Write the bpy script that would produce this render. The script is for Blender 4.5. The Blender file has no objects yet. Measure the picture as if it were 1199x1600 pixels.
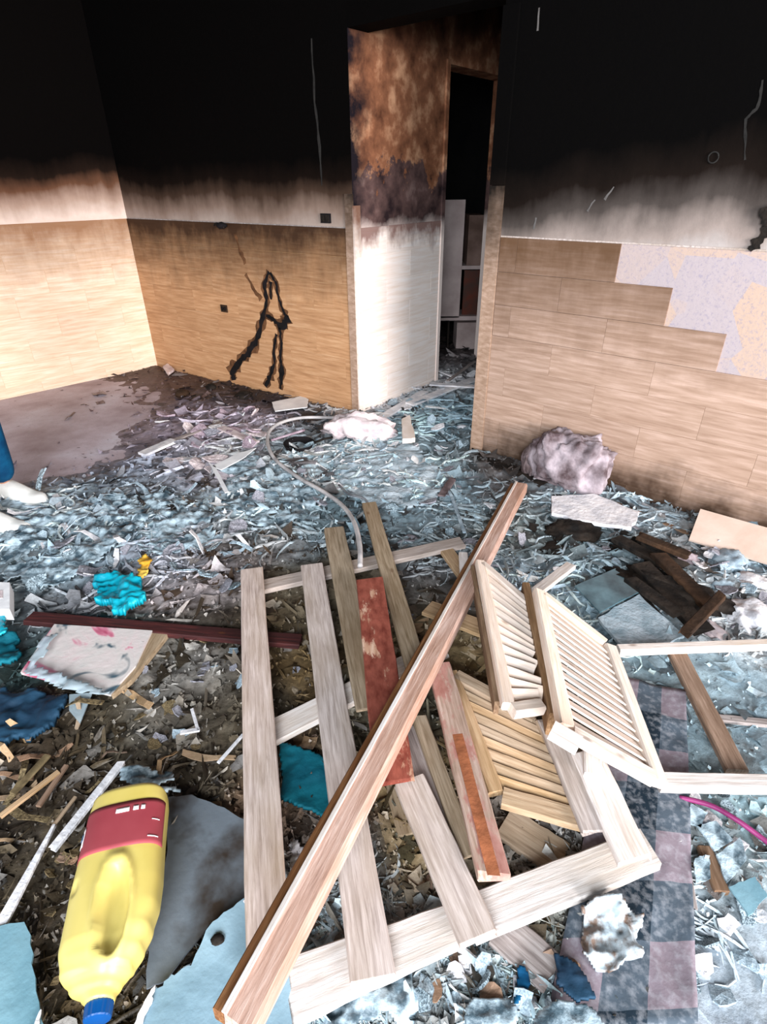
import bpy, bmesh, math, random
import numpy as np
from mathutils import Vector, Matrix
random.seed(7); rng = np.random.default_rng(7)
scene = bpy.context.scene
col = scene.collection
# ------------------------------------------------------------------ camera
CAMZ = 1.43; FPX = 886.0; PIT = 0.53033; ROLL = -0.0093326
FW = Vector((0, math.cos(PIT), -math.sin(PIT))); UP0 = Vector((0, math.sin(PIT), math.cos(PIT))); RT0 = Vector((1, 0, 0))
RT = math.cos(ROLL)*RT0 + math.sin(ROLL)*UP0
UP = -math.sin(ROLL)*RT0 + math.cos(ROLL)*UP0
CAM = Vector((0, 0, CAMZ))
cd = bpy.data.cameras.new('camera'); cam = bpy.data.objects.new('camera', cd); col.objects.link(cam)
m = Matrix((RT, UP, -FW)).transposed().to_4x4(); m.translation = CAM; cam.matrix_world = m
cd.sensor_fit = 'VERTICAL'; cd.sensor_height = 36; cd.lens = FPX/1600*36; cd.clip_start = 0.02
scene.camera = cam
# ------------------------------------------------------------------ world, light, exposure
w = bpy.data.worlds.new('world'); scene.world = w; w.use_nodes = True
bg = w.node_tree.nodes['Background']; bg.inputs[0].default_value = (0.84, 0.91, 1.0, 1); bg.inputs[1].default_value = 1.1
def area(name, loc, target, size, size_y, power, colr):
    l = bpy.data.lights.new(name, 'AREA'); l.shape = 'RECTANGLE'; l.size = size; l.size_y = size_y; l.energy = power; l.color = colr
    o = bpy.data.objects.new(name, l); col.objects.link(o); o.location = loc
    o.rotation_euler = (Vector(target)-Vector(loc)).to_track_quat('-Z', 'Y').to_euler(); return o
area('window_daylight', (4.6, -4.6, 2.1), (-0.9, 3.2, 0.7), 3.6, 2.2, 960, (1.0, 0.955, 0.945))
area('fill_light', (-0.5, -2.6, 2.2), (0.2, 2.6, 0.1), 1.8, 2.0, 290, (0.88, 0.94, 1.0))  # added fill lamp, no real source; lifts the floor and far cabinet
vs = scene.view_settings; vs.view_transform = 'Standard'; vs.look = 'None'; vs.gamma = 1; vs.use_curve_mapping = False; vs.exposure = 0.18
# ------------------------------------------------------------------ pixel -> place helpers
def ray(px, py): return ((px-599.5)*RT - (py-800)*UP)/FPX + FW
def P(px, py, z=0.0):
    d = ray(px, py); return CAM + d*((z-CAMZ)/d.z)
def PLN(px, py, a, n):
    d = ray(px, py); return CAM + d*((a-CAM).dot(n)/d.dot(n))
def PY(px, py, Y): return PLN(px, py, Vector((0, Y, 0)), Vector((0, 1, 0)))
def mpp(px, py, z=0.0): return (P(px, py, z)-CAM).dot(FW)/FPX     # metres per pixel there
A = P(0, 625); B = P(247, 572); C = P(562, 652); D = P(737, 706); E = P(1199, 845); F = P(672, 605)
Z = Vector((0, 0, 1))
ub = (C-B).normalized(); nb = ub.cross(Z); nb = nb if nb.dot(-C) > 0 else -nb
ur = (E-D).normalized(); nr = ur.cross(Z); nr = nr if nr.dot(-D) > 0 else -nr
ul = (A-B).normalized(); nl = ul.cross(Z); nl = nl if nl.dot(-B) > 0 else -nl
uf = (F-C).normalized(); nf = uf.cross(Z); nf = nf if nf.dot(-C) > 0 else -nf
# ------------------------------------------------------------------ numpy noise
_perm = rng.random((256, 256))
def vnoise(x, y):
    xi = np.floor(x).astype(int); yi = np.floor(y).astype(int); fx = x-xi; fy = y-yi
    fx = fx*fx*(3-2*fx); fy = fy*fy*(3-2*fy)
    g = lambda i, j: _perm[(xi+i) % 256, (yi+j) % 256]
    return (g(0,0)*(1-fx)+g(1,0)*fx)*(1-fy) + (g(0,1)*(1-fx)+g(1,1)*fx)*fy
def fbm(x, y, f=1.0, o=4, s=0.0):
    r = 0; a = 0.5; t = 0
    for i in range(o):
        r = r + a*vnoise(x*f+s+i*17.3, y*f+s*1.7+i*9.1); t += a; a *= .5; f *= 2.03
    return r/t
def ridge(x, y, f=1.0, o=3, s=0.0):
    r = 0; a = 0.5; t = 0
    for i in range(o):
        r = r + a*(1-np.abs(2*vnoise(x*f+s+i*7.7, y*f+s*1.3+i*3.1)-1)); t += a; a *= .5; f *= 2.1
    return r/t
# ------------------------------------------------------------------ materials
def lin(c):
    f = lambda v: (v/255/12.92) if v/255 <= .04045 else ((v/255+.055)/1.055)**2.4
    return (f(c[0]), f(c[1]), f(c[2]), 1)
class NT:
    def __init__(s, name):
        s.m = bpy.data.materials.new(name); s.m.use_nodes = True; s.t = s.m.node_tree; s.b = s.t.nodes['Principled BSDF']
    def n(s, ty, **k):
        o = s.t.nodes.new(ty)
        for a, v in k.items(): setattr(o, a, v)
        return o
    def l(s, a, b): s.t.links.new(a, b)
    def set(s, sock, v):
        if hasattr(v, 'is_linked'): s.l(v, sock)
        else: sock.default_value = v
    def math(s, op, a, b=0.0, c=0.0):
        o = s.n('ShaderNodeMath', operation=op); s.set(o.inputs[0], a); s.set(o.inputs[1], b); s.set(o.inputs[2], c); return o.outputs[0]
    def noise(s, vec, scale, detail=4, rough=.55, sc=None, dist=0):
        if sc: 
            mp = s.n('ShaderNodeMapping'); mp.inputs['Scale'].default_value = sc; s.l(vec, mp.inputs['Vector']); vec = mp.outputs[0]
        o = s.n('ShaderNodeTexNoise'); s.l(vec, o.inputs['Vector']); o.inputs['Scale'].default_value = scale
        o.inputs['Detail'].default_value = detail; o.inputs['Roughness'].default_value = rough; o.inputs['Distortion'].default_value = dist
        return o.outputs['Fac']
    def ramp(s, fac, stops, interp='LINEAR'):
        o = s.n('ShaderNodeValToRGB'); s.l(fac, o.inputs[0]); cr = o.color_ramp; cr.interpolation = interp
        while len(cr.elements) < len(stops): cr.elements.new(0.5)
        for e, (p, c) in zip(cr.elements, stops): e.position = p; e.color = c if len(c) == 4 else lin(c)
        return o.outputs[0]
    def mix(s, fac, a, b, blend='MIX'):
        o = s.n('ShaderNodeMix', data_type='RGBA', blend_type=blend); s.set(o.inputs[0], fac); s.set(o.inputs[6], a); s.set(o.inputs[7], b); return o.outputs[2]
    def mr(s, v, a, b, c=0.0, d=1.0):
        o = s.n('ShaderNodeMapRange'); s.set(o.inputs[0], v); o.inputs[1].default_value = a; o.inputs[2].default_value = b; o.inputs[3].default_value = c; o.inputs[4].default_value = d; return o.outputs[0]
    def bump(s, h, strength=.3, dist=.01):
        o = s.n('ShaderNodeBump'); o.inputs['Strength'].default_value = strength; o.inputs['Distance'].default_value = dist; s.l(h, o.inputs['Height']); s.l(o.outputs[0], s.b.inputs['Normal'])
    def col(s, c): s.set(s.b.inputs['Base Color'], c)
    def rough(s, r, spec=.3): s.set(s.b.inputs['Roughness'], r); s.b.inputs['Specular IOR Level'].default_value = spec
    def objv(s): return s.n('ShaderNodeTexCoord').outputs['Object']
    def pos(s): return s.n('ShaderNodeNewGeometry').outputs['Position']
    def posz(s):
        x = s.n('ShaderNodeSeparateXYZ'); s.l(s.pos(), x.inputs[0]); return x.outputs[2]
    def rnd(s): return s.n('ShaderNodeObjectInfo').outputs['Random']
def simple(name, c1, c2, scale=8, rough=.8, bump=.3, bscale=30, spec=.2, pts=(.35, .65), dist=.01):
    t = NT(name); v = t.objv(); f = t.noise(v, scale, 5); t.col(t.ramp(f, [(pts[0], c1), (pts[1], c2)])); t.rough(rough, spec)
    if bump: t.bump(t.noise(v, bscale, 5), bump, dist)
    return t.m
def wood(name, c1, c2, c3, stain=None, grain=9, rough=.7, paint=None, paintfac=(.45, .55)):
    t = NT(name); v0 = t.objv()
    off = t.n('ShaderNodeVectorMath', operation='ADD'); t.l(v0, off.inputs[0]); cmb = t.n('ShaderNodeCombineXYZ'); r = t.math('MULTIPLY', t.rnd(), 37.0)
    for i in range(3): t.l(r, cmb.inputs[i])
    t.l(cmb.outputs[0], off.inputs[1]); v = off.outputs[0]
    g = t.noise(v, grain, 6, .65, sc=(.9, 14, 9), dist=.4)
    c = t.ramp(g, [(.28, c1), (.5, c2), (.72, c3)])
    big = t.noise(v, 3.0, 3, .6, sc=(1, 2.5, 2))
    c = t.mix(t.mr(big, .42, .72, 0, .55), c, stain if hasattr(stain, 'is_linked') else lin(stain or c1))
    kn = t.n('ShaderNodeTexVoronoi'); mp = t.n('ShaderNodeMapping'); mp.inputs['Scale'].default_value = (5, 11, 11); t.l(v, mp.inputs[0]); t.l(mp.outputs[0], kn.inputs['Vector']); kn.inputs['Scale'].default_value = 1
    c = t.mix(t.mr(kn.outputs['Distance'], .10, .04, 0, .6), c, lin((95, 62, 40)))
    if paint:
        pn = t.noise(v, 10, 6, .7, sc=(.7, 1.6, 1.6)); pm = t.mr(pn, paintfac[0], paintfac[1])
        pc = t.ramp(t.noise(v, 40, 4, .6, sc=(.5, 1, 1)), [(.3, paint[0]), (.7, paint[1])]); c = t.mix(pm, c, pc)
    hue = t.n('ShaderNodeHueSaturation'); t.l(c, hue.inputs['Color']); t.l(t.mr(t.rnd(), 0, 1, .88, 1.1), hue.inputs['Value']); t.l(t.mr(t.rnd(), 0, 1, .85, 1.15), hue.inputs['Saturation'])
    t.col(hue.outputs[0]); t.rough(rough, .25); t.bump(g, .35, .004)
    return t.m
M = {}
M['pallet'] = wood('pallet_wood', (146, 130, 122), (188, 172, 164), (220, 206, 200), (150, 130, 106))
M['pallet_olive'] = wood('pallet_wood_brown', (116, 98, 76), (156, 138, 116), (184, 166, 144), (108, 84, 56))
M['pine'] = wood('pale_pine', (182, 168, 158), (212, 202, 196), (236, 232, 230), (190, 172, 152))
M['cream'] = wood('cream_shutter_wood', (200, 178, 160), (226, 208, 194), (240, 226, 216), (208, 186, 168))
M['shutshade'] = wood('shaded_shutter_edge', (96, 70, 46), (134, 102, 72), (166, 134, 102), (112, 82, 52))  # brown paints the shadow on the cream shutters' edges
M['tan'] = wood('tan_wood', (136, 110, 84), (178, 150, 122), (202, 178, 150), (140, 116, 80))
M['beam'] = wood('pinkish_beam_wood', (148, 120, 108), (182, 154, 142), (210, 188, 178), (142, 104, 80))
M['beamside'] = wood('brown_beam_wood', (84, 54, 32), (122, 82, 52), (160, 118, 82), (96, 58, 32))
M['redwood'] = wood('red_painted_wood', (140, 100, 80), (190, 150, 125), (225, 200, 180), paint=((102, 46, 36), (150, 84, 70)), paintfac=(.38, .44))
M['orangepaint'] = simple('worn_orange_paint', (120, 72, 48), (164, 100, 68), 12, .6, .4, 30)
M['orangewood'] = wood('worn_pinkish_painted_wood', (136, 112, 94), (172, 144, 128), (204, 180, 168), paint=((150, 96, 84), (184, 136, 124)), paintfac=(.50, .58))
M['greywood'] = wood('weathered_grey_wood', (120, 108, 104), (160, 148, 144), (196, 186, 182), (105, 92, 84))
M['brownwood'] = wood('brown_wood', (110, 84, 66), (150, 122, 102), (180, 152, 132), (90, 66, 48))
M['darkred'] = wood('dark_red_wood', (36, 22, 22), (58, 32, 32), (88, 50, 48), (28, 18, 18))
M['char'] = simple('charred', (12, 10, 9), (44, 36, 30), 14, .85, .8, 40)
M['charbrown'] = simple('charred_brown', (22, 15, 10), (74, 52, 36), 6, .85, .8, 30)
M['black'] = simple('black_soot', (8, 7, 8), (26, 22, 24), 12, .9, .5, 40)
M['teal'] = simple('teal_plastic', (0, 126, 148), (20, 168, 188), 10, .4, .6, 18, .4)
M['tealdark'] = simple('dark_teal_cloth', (0, 66, 82), (18, 108, 124), 8, .7, .5, 24)
M['bluecloth'] = simple('dark_blue_cloth', (16, 34, 52), (34, 68, 92), 7, .7, .5, 18)
M['navy'] = simple('blue_trousers', (0, 58, 96), (10, 92, 132), 8, .8, .4, 30)
M['whiteplas'] = simple('white_plaster', (196, 196, 202), (244, 240, 240), 12, .7, .6, 40)
M['pinkplas'] = simple('pinkish_white_plaster', (186, 168, 172), (240, 226, 224), 10, .75, .7, 30)
M['blueflake'] = simple('blue_grey_flake', (112, 132, 146), (188, 206, 216), 16, .5, .4, 40, .4)
M['greyflake'] = simple('grey_flake', (104, 104, 112), (164, 162, 170), 16, .7, .4, 40)
M['mauveflake'] = simple('mauve_flake', (138, 116, 128), (196, 178, 188), 16, .7, .4, 40)
M['olive'] = simple('olive_brown_scrap', (70, 58, 40), (138, 120, 88), 16, .8, .4, 40)
M['ashsheet'] = simple('ashy_blue_sheet', (70, 88, 98), (186, 206, 216), 20, .45, .9, 26, .45, (.40, .60))  # pale and dark contrast also paints highlights on the folds
M['bluesheet'] = simple('pale_blue_painted_sheet', (110, 138, 152), (150, 178, 192), 5, .5, .3, 22, .4)
M['tealsheet'] = simple('blue_green_painted_sheet', (96, 134, 148), (124, 160, 172), 5, .5, .3, 22, .4)
M['paleslab'] = simple('pale_ashy_board', (140, 160, 170), (200, 212, 220), 14, .7, .6, 60)
M['sack'] = simple('grey_mauve_sack', (84, 68, 70), (186, 172, 178), 9, .75, .7, 22)
M['sackbrown'] = simple('brown_grey_sack', (70, 56, 54), (140, 124, 126), 9, .75, .7, 22)
M['beige'] = simple('beige_board', (196, 172, 156), (212, 190, 176), 6, .6, .1, 30)
M['trimcream'] = simple('cream_trim', (226, 206, 190), (250, 236, 226), 6, .5, .1, 20)
M['brown_glass'] = simple('teal_grey_glass', (52, 78, 88), (96, 128, 138), 10, .15, .1, 20, .6)
M['yellow'] = simple('yellow_plastic', (194, 174, 86), (210, 192, 112), 5, .38, .08, 8, .5)
M['labelred'] = simple('red_label', (140, 56, 64), (160, 74, 80), 4, .5, .05, 8)
M['bluecap'] = simple('blue_cap', (0, 56, 112), (6, 76, 140), 5, .35, .05, 8, .5)
M['ink_white'] = simple('white_print', (235, 215, 215), (250, 240, 240), 5, .6, 0)
M['ink_blue'] = simple('blue_print', (60, 90, 120), (80, 110, 140), 5, .6, 0)
M['hose'] = simple('grey_white_hose', (150, 146, 146), (206, 200, 198), 10, .5, .1)
M['hosedark'] = simple('dark_grey_hose', (70, 72, 76), (140, 142, 146), 10, .5, .1)
M['magenta'] = simple('magenta_hose', (104, 32, 76), (138, 54, 104), 10, .4, .1)
M['whitepaper'] = simple('white_paper', (222, 222, 224), (252, 252, 252), 6, .7, .2)
M['amber'] = simple('yellow_orange_scrap', (220, 150, 30), (246, 206, 96), 10, .6, .4)
M['skin'] = simple('skin', (180, 130, 105), (200, 150, 125), 5, .6, 0)
M['shirt'] = simple('grey_shirt', (90, 95, 100), (110, 115, 120), 5, .8, .2)
M['hair'] = simple('dark_hair', (25, 20, 16), (45, 34, 26), 30, .7, .3)
M['sole'] = simple('shoe_white', (226, 226, 220), (252, 250, 244), 12, .6, .1)
M['scorch'] = simple('brown_scorch', (70, 44, 26), (120, 82, 54), 20, .8, .2)
M['scratchgrey'] = simple('pale_scratch', (84, 80, 78), (108, 104, 102), 20, .9, 0)
M['streak'] = simple('grey_streak', (26, 25, 24), (44, 42, 40), 20, .9, 0)
def mk_glass():
    t = NT('clear_film'); t.col(lin((205, 222, 230))); t.rough(.18, .5); t.b.inputs['Transmission Weight'].default_value = .55; t.b.inputs['IOR'].default_value = 1.25
    t.bump(t.noise(t.objv(), 30, 3), .4, .006); return t.m
M['film'] = mk_glass()
def mk_mag():
    t = NT('printed_magazine'); v = t.objv(); n = t.noise(v, 5, 3, .6, dist=1.2)
    c = t.ramp(n, [(.36, (70, 92, 104)), (.42, (206, 200, 196)), (.55, (214, 200, 198)), (.60, (206, 130, 150)), (.68, (168, 60, 92))]); t.col(c); t.rough(.3, .5); t.bump(t.noise(v, 40, 3), .4, .004); return t.m
M['magazine'] = mk_mag()
def mk_plaid():
    t = NT('checkered_cloth'); uv = t.n('ShaderNodeUVMap'); sx = t.n('ShaderNodeSeparateXYZ'); t.l(uv.outputs[0], sx.inputs[0])
    a = t.math('GREATER_THAN', t.math('FRACT', t.math('MULTIPLY', sx.outputs[0], 1.5)), .5); b = t.math('GREATER_THAN', t.math('FRACT', t.math('MULTIPLY', sx.outputs[1], 3.6)), .5)
    f = t.math('MULTIPLY', t.math('ADD', a, b), .5); nz = t.noise(t.objv(), 60, 4)
    c = t.ramp(f, [(.2, (128, 116, 124)), (.45, (74, 84, 94)), (.9, (30, 42, 52))], 'CONSTANT')
    c = t.mix(t.mr(nz, .45, .75, 0, .4), c, lin((186, 188, 194))); t.col(c); t.rough(.9, .1); t.bump(nz, .4, .003); return t.m
M['plaid'] = mk_plaid()
def mk_soot(name, base1, base2, zlo, zhi, warm, low=None, gradx=None):
    """painted plaster that the fire blackened from a height of zlo upwards"""
    t = NT(name); p = t.pos(); z = t.posz()
    n1 = t.noise(p, 2.2, 4, .6); n2 = t.noise(p, 9, 4, .6, sc=(1, 1, .18)); n3 = t.noise(p, 26, 4, .7)
    zz = t.math('ADD', z, t.math('MULTIPLY', t.math('SUBTRACT', n1, .5), .22)); zz = t.math('ADD', zz, t.math('MULTIPLY', t.math('SUBTRACT', n2, .5), .10))
    if gradx is not None: zz = t.math('ADD', zz, gradx(t))
    f = t.mr(zz, zlo, zhi)
    base = t.mix(n3, lin(base1), lin(base2))
    c = t.ramp(f, [(0, (255, 255, 255)), (.25, (198, 186, 178)), (.5, warm), (.72, (36, 29, 25)), (1, (7, 6, 6))])
    c = t.mix(1.0, base, c, 'MULTIPLY')
    if low is not None:
        vo = t.n('ShaderNodeTexVoronoi'); t.l(p, vo.inputs['Vector']); vo.inputs['Scale'].default_value = 5.5
        lc = t.mix(t.mr(vo.outputs['Color'], .3, .7), lin((170, 158, 160)), lin((184, 160, 144)))
        lc = t.mix(t.mr(t.noise(p, 75, 3, .8), .52, .66, 0, .6), lc, lin((140, 134, 150)))
        c = t.mix(t.math('LESS_THAN', z, low), c, lc)
    t.col(c); t.rough(.9, .05); t.bump(t.noise(p, 30, 5, .7), .25, .008)
    return t.m
M['plaster_left'] = mk_soot('sooty_plaster_left', (226, 200, 184), (240, 220, 208), 1.20, 1.60, (112, 86, 70))  # base lighter than the back wall: stronger light painted into the plaster
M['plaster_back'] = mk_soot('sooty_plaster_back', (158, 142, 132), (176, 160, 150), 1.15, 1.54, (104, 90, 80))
def _sx(t):
    x = t.n('ShaderNodeSeparateXYZ'); t.l(t.pos(), x.inputs[0]); return x.outputs[0]
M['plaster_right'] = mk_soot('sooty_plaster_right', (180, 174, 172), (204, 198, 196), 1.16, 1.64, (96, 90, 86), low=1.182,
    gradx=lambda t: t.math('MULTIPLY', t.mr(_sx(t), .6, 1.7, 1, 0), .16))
def mk_pass():
    t = NT('scorched_peeling_plaster'); p = t.pos(); z = t.posz()
    d = t.n('ShaderNodeVectorMath', operation='DOT_PRODUCT'); s_ = t.n('ShaderNodeVectorMath', operation='SUBTRACT'); t.l(p, s_.inputs[0]); s_.inputs[1].default_value = C; t.l(s_.outputs[0], d.inputs[0]); d.inputs[1].default_value = uf
    s = d.outputs['Value']; n1 = t.noise(p, 5, 5, .65); n2 = t.noise(p, 7, 6, .6); n3 = t.noise(p, 3, 3, .5)
    up = t.ramp(n2, [(.30, (84, 50, 34)), (.5, (138, 90, 64)), (.66, (196, 148, 114))])
    up = t.mix(t.mr(t.math('ADD', z, t.math('MULTIPLY', n3, .5)), 2.25, 2.62, 0, .92), up, lin((18, 13, 12)))
    mid = t.ramp(n2, [(.35, (40, 28, 30)), (.6, (98, 74, 70)), (.72, (128, 104, 98))])
    peel = t.mr(t.math('ADD', n1, t.mr(z, 1.30, 1.62, -.20, .22)), .50, .54)
    c = t.mix(peel, mid, up)
    c = t.mix(t.mr(t.math('ADD', t.math('MULTIPLY', s, 1.0), t.math('MULTIPLY', n1, -.55)), -.10, -.27, 0, 1), c, lin((22, 16, 22)))     # charred along the corner
    lowc = t.ramp(t.math('ADD', z, t.math('MULTIPLY', n1, .12)), [(0, (250, 240, 234)), (1, (250, 240, 234))])
    lo = t.mr(t.math('ADD', z, t.math('MULTIPLY', n1, .16)), 1.16, 1.30)
    c = t.mix(lo, lin((246, 226, 216)), c); t.col(c); t.rough(.8, .15); t.bump(n2, .5, .012); return t.m
M['plaster_pass'] = mk_pass()
def mk_tile(name, c1, c2, c3, stain, z0, z1, amt, low=None):
    """wood-look ceramic tile; smoke-stained towards the top course"""
    t = NT(name); v = t.objv(); p = t.pos(); z = t.posz()
    off = t.n('ShaderNodeVectorMath', operation='ADD'); t.l(v, off.inputs[0]); cmb = t.n('ShaderNodeCombineXYZ'); r = t.math('MULTIPLY', t.rnd(), 53.0)
    for i in range(3): t.l(r, cmb.inputs[i])
    t.l(cmb.outputs[0], off.inputs[1])
    g = t.noise(off.outputs[0], 6, 5, .6, sc=(.8, 6, 10), dist=.3)
    c = t.ramp(g, [(.32, c1), (.5, c2), (.68, c3)])
    hs = t.n('ShaderNodeHueSaturation'); t.l(c, hs.inputs['Color']); t.l(t.mr(t.rnd(), 0, 1, .94, 1.05), hs.inputs['Value']); c = hs.outputs[0]
    n1 = t.noise(p, 4, 4, .65); n2 = t.noise(p, 12, 4, .65, sc=(1, 1, .35))
    zz = t.math('ADD', z, t.math('ADD', t.math('MULTIPLY', t.math('SUBTRACT', n1, .5), .3), t.math('MULTIPLY', t.math('SUBTRACT', n2, .5), .25)))
    c = t.mix(t.mr(zz, z0, z1, 0, amt), c, lin(stain))
    if low:
        c = t.mix(t.mr(t.math('ADD', z, t.math('MULTIPLY', t.math('SUBTRACT', n1, .5), .5)), low[0], low[1], low[3], 0), c, lin(low[2]))
    t.col(c); t.rough(.55, .12); t.bump(g, .08, .002); return t.m
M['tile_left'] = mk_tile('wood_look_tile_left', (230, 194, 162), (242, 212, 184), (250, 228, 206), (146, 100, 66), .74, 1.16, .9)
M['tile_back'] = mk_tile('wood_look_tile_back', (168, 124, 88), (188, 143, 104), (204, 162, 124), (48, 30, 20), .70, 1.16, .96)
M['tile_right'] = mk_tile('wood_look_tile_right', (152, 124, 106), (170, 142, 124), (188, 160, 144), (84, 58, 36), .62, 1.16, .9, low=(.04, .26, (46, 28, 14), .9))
M['tile_pass'] = mk_tile('wood_look_tile_passage', (240, 220, 206), (248, 232, 222), (253, 242, 236), (120, 84, 76), 1.04, 1.16, .9)  # pale tone paints overexposing light onto the passage tiles
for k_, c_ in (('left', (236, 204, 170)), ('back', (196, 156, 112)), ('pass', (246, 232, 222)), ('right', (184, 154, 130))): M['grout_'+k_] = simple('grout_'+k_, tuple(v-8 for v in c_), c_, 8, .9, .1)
M['trimwood'] = mk_tile('corner_trim_wood', (146, 118, 98), (164, 136, 116), (184, 156, 138), (10, 8, 7), .95, 1.4, .985)
M['trimpale'] = mk_tile('pale_corner_trim', (236, 216, 200), (246, 230, 218), (252, 240, 232), (110, 76, 60), 1.0, 1.3, .97)
M['black_room'] = simple('black_wall', (6, 6, 7), (18, 16, 16), 4, .9, .4, 20)  # near-black walls of the passage and far room
M['ceil'] = simple('soot_black_ceiling', (6, 6, 6), (16, 14, 13), 4, .9, .4, 20)
def mk_floor():
    t = NT('dusty_floor'); p = t.pos(); n = t.noise(p, 2.5, 5, .65); n2 = t.noise(p, 40, 4, .7)
    c = t.ramp(n, [(.3, (156, 138, 142)), (.5, (186, 172, 180)), (.7, (204, 198, 208))]); c = t.mix(t.mr(n2, .5, .7, 0, .3), c, lin((110, 88, 80)))
    t.col(c); t.rough(.7, .3); t.bump(n2, .3, .006); return t.m
M['floor'] = mk_floor()
def mk_vc(name, rough=.65, spec=.3):
    t = NT(name); a = t.n('ShaderNodeVertexColor'); a.layer_name = 'tint'; n = t.noise(t.pos(), 55, 4, .7)
    c = t.mix(1.0, a.outputs[0], t.ramp(n, [(.3, (205, 203, 200)), (.6, (255, 255, 255))]), 'MULTIPLY'); t.col(c); t.rough(rough, spec); t.bump(n, .5, .006); return t.m
M['debris'] = mk_vc('mixed_debris', .62, .35)
M['flakes'] = mk_vc('mixed_flakes', .5, .4)
# ------------------------------------------------------------------ object helpers
def tag(o, label=None, cat=None, group=None, kind=None):
    if label: o['label'] = label
    if cat: o['category'] = cat
    if group: o['group'] = group
    if kind: o['kind'] = kind
    return o
def place(o, mw, parent):
    col.objects.link(o)
    if parent is not None:
        o.parent = parent; o.matrix_basis = parent_world(parent).inverted() @ mw
    else: o.matrix_basis = mw
def parent_world(o):
    m = o.matrix_basis.copy() if o.parent is None else parent_world(o.parent) @ o.matrix_basis
    return m
def mesh(name, verts, faces, mat, parent=None, frame=None, smooth=False, recentre=True):
    """verts in world coordinates -> ONE mesh object whose origin is its own centre (or frame)"""
    vs_ = [Vector(v) for v in verts]
    if frame is None:
        frame = Matrix.Identity(4)
        if recentre:
            c = sum(vs_, Vector())/len(vs_); c.z = min(v.z for v in vs_); frame = Matrix.Translation(c)
    inv = frame.inverted(); me = bpy.data.meshes.new(name); me.from_pydata([tuple(inv @ v) for v in vs_], [], faces); me.update()
    if isinstance(mat, str): mat = M[mat]
    me.materials.append(mat)
    if smooth: me.polygons.foreach_set('use_smooth', [True]*len(me.polygons))
    o = bpy.data.objects.new(name, me); place(o, frame, parent); return o
def empty(name, loc):
    o = bpy.data.objects.new(name, None); o.empty_display_size = .05; col.objects.link(o); o.matrix_basis = Matrix.Translation(loc); return o
def frame3(o, x, z):
    x = x.normalized(); y = z.cross(x).normalized(); z = x.cross(y); m = Matrix((x, y, z)).transposed().to_4x4(); m.translation = o; return m
def board(name, a, b, w, t, mat, parent=None, up=None, n=8, jag=.0, bend=0., seed=0, w2=None):
    """a plank from a to b (centre line), w wide, t thick, chamfered, ends a little ragged"""
    r = random.Random(seed*31+5); up = up or Z
    L = (b-a).length; fr = frame3((a+b)/2, b-a, up); w2 = w2 or w
    V = []; Fc = []; ch = min(w, t)*.14
    for i in range(n+1):
        x = (i/n-.5)*L; ww = w+(w2-w)*i/n; zz = bend*math.sin(math.pi*i/n); yy = r.uniform(-1, 1)*w*.012; ww *= 1+r.uniform(-.02, .02)
        pts = [(-ww/2, -t/2+ch), (-ww/2+ch, -t/2), (ww/2-ch, -t/2), (ww/2, -t/2+ch), (ww/2, t/2-ch), (ww/2-ch, t/2), (-ww/2+ch, t/2), (-ww/2, t/2-ch)]
        for k, (y, z) in enumerate(pts):
            dx = r.uniform(-jag, jag) if i in (0, n) else 0
            V.append(fr @ Vector((x+dx, y+yy, z+zz)))
    for i in range(n):
        for k in range(8): Fc.append((i*8+k, i*8+(k+1) % 8, (i+1)*8+(k+1) % 8, (i+1)*8+k))
    Fc.append(tuple(reversed(range(8)))); Fc.append(tuple(n*8+k for k in range(8)))
    Fc = [tuple(reversed(f)) for f in Fc]
    return mesh(name, V, Fc, mat, parent, fr)
def pboard(name, p1, z1, p2, z2, wpx, t, mat, label=None, cat='plank', group=None, parent=None, **k):
    a = P(*p1, z1); b = P(*p2, z2); mid = ((p1[0]+p2[0])/2, (p1[1]+p2[1])/2); c = (a+b)/2
    w_ = wpx*(c-CAM).dot(FW)/FPX
    o = board(name, a, b, w_, t, mat, parent, **k)
    if label: tag(o, label, cat, group)
    return o
def ring_tube(name, pts, r, mat, parent=None, seg=8, sub=6, r2=None, closed=False):
    pts = [Vector(p) for p in pts]; path = []
    n = len(pts)
    for i in range(n if closed else n-1):
        p0 = pts[(i-1) % n] if closed else pts[max(i-1, 0)]; p1 = pts[i]; p2 = pts[(i+1) % n]; p3 = pts[(i+2) % n] if closed else pts[min(i+2, n-1)]
        for k in range(sub):
            t = k/sub; path.append(.5*((2*p1)+(-p0+p2)*t+(2*p0-5*p1+4*p2-p3)*t*t+(-p0+3*p1-3*p2+p3)*t**3))
    if not closed: path.append(pts[-1])
    V = []; Fc = []; N = len(path)
    for i, p in enumerate(path):
        d = (path[(i+1) % N]-path[i-1]) if closed else (path[min(i+1, N-1)]-path[max(i-1, 0)]); d.normalize()
        s = d.cross(Z); s = s.normalized() if s.length > .01 else Vector((1, 0, 0)); u = s.cross(d); rr = r+((r2 if r2 is not None else r)-r)*i/(N-1)
        for k in range(seg): a = 2*math.pi*k/seg; V.append(p+s*math.cos(a)*rr+u*math.sin(a)*rr)
    for i in range(N if closed else N-1):
        for k in range(seg): j = (i+1) % N; Fc.append((i*seg+k, j*seg+k, j*seg+(k+1) % seg, i*seg+(k+1) % seg))
    if not closed: Fc.append(tuple(range(seg))); Fc.append(tuple(reversed([(N-1)*seg+k for k in range(seg)])))
    return mesh(name, V, Fc, mat, parent, smooth=True)
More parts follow.
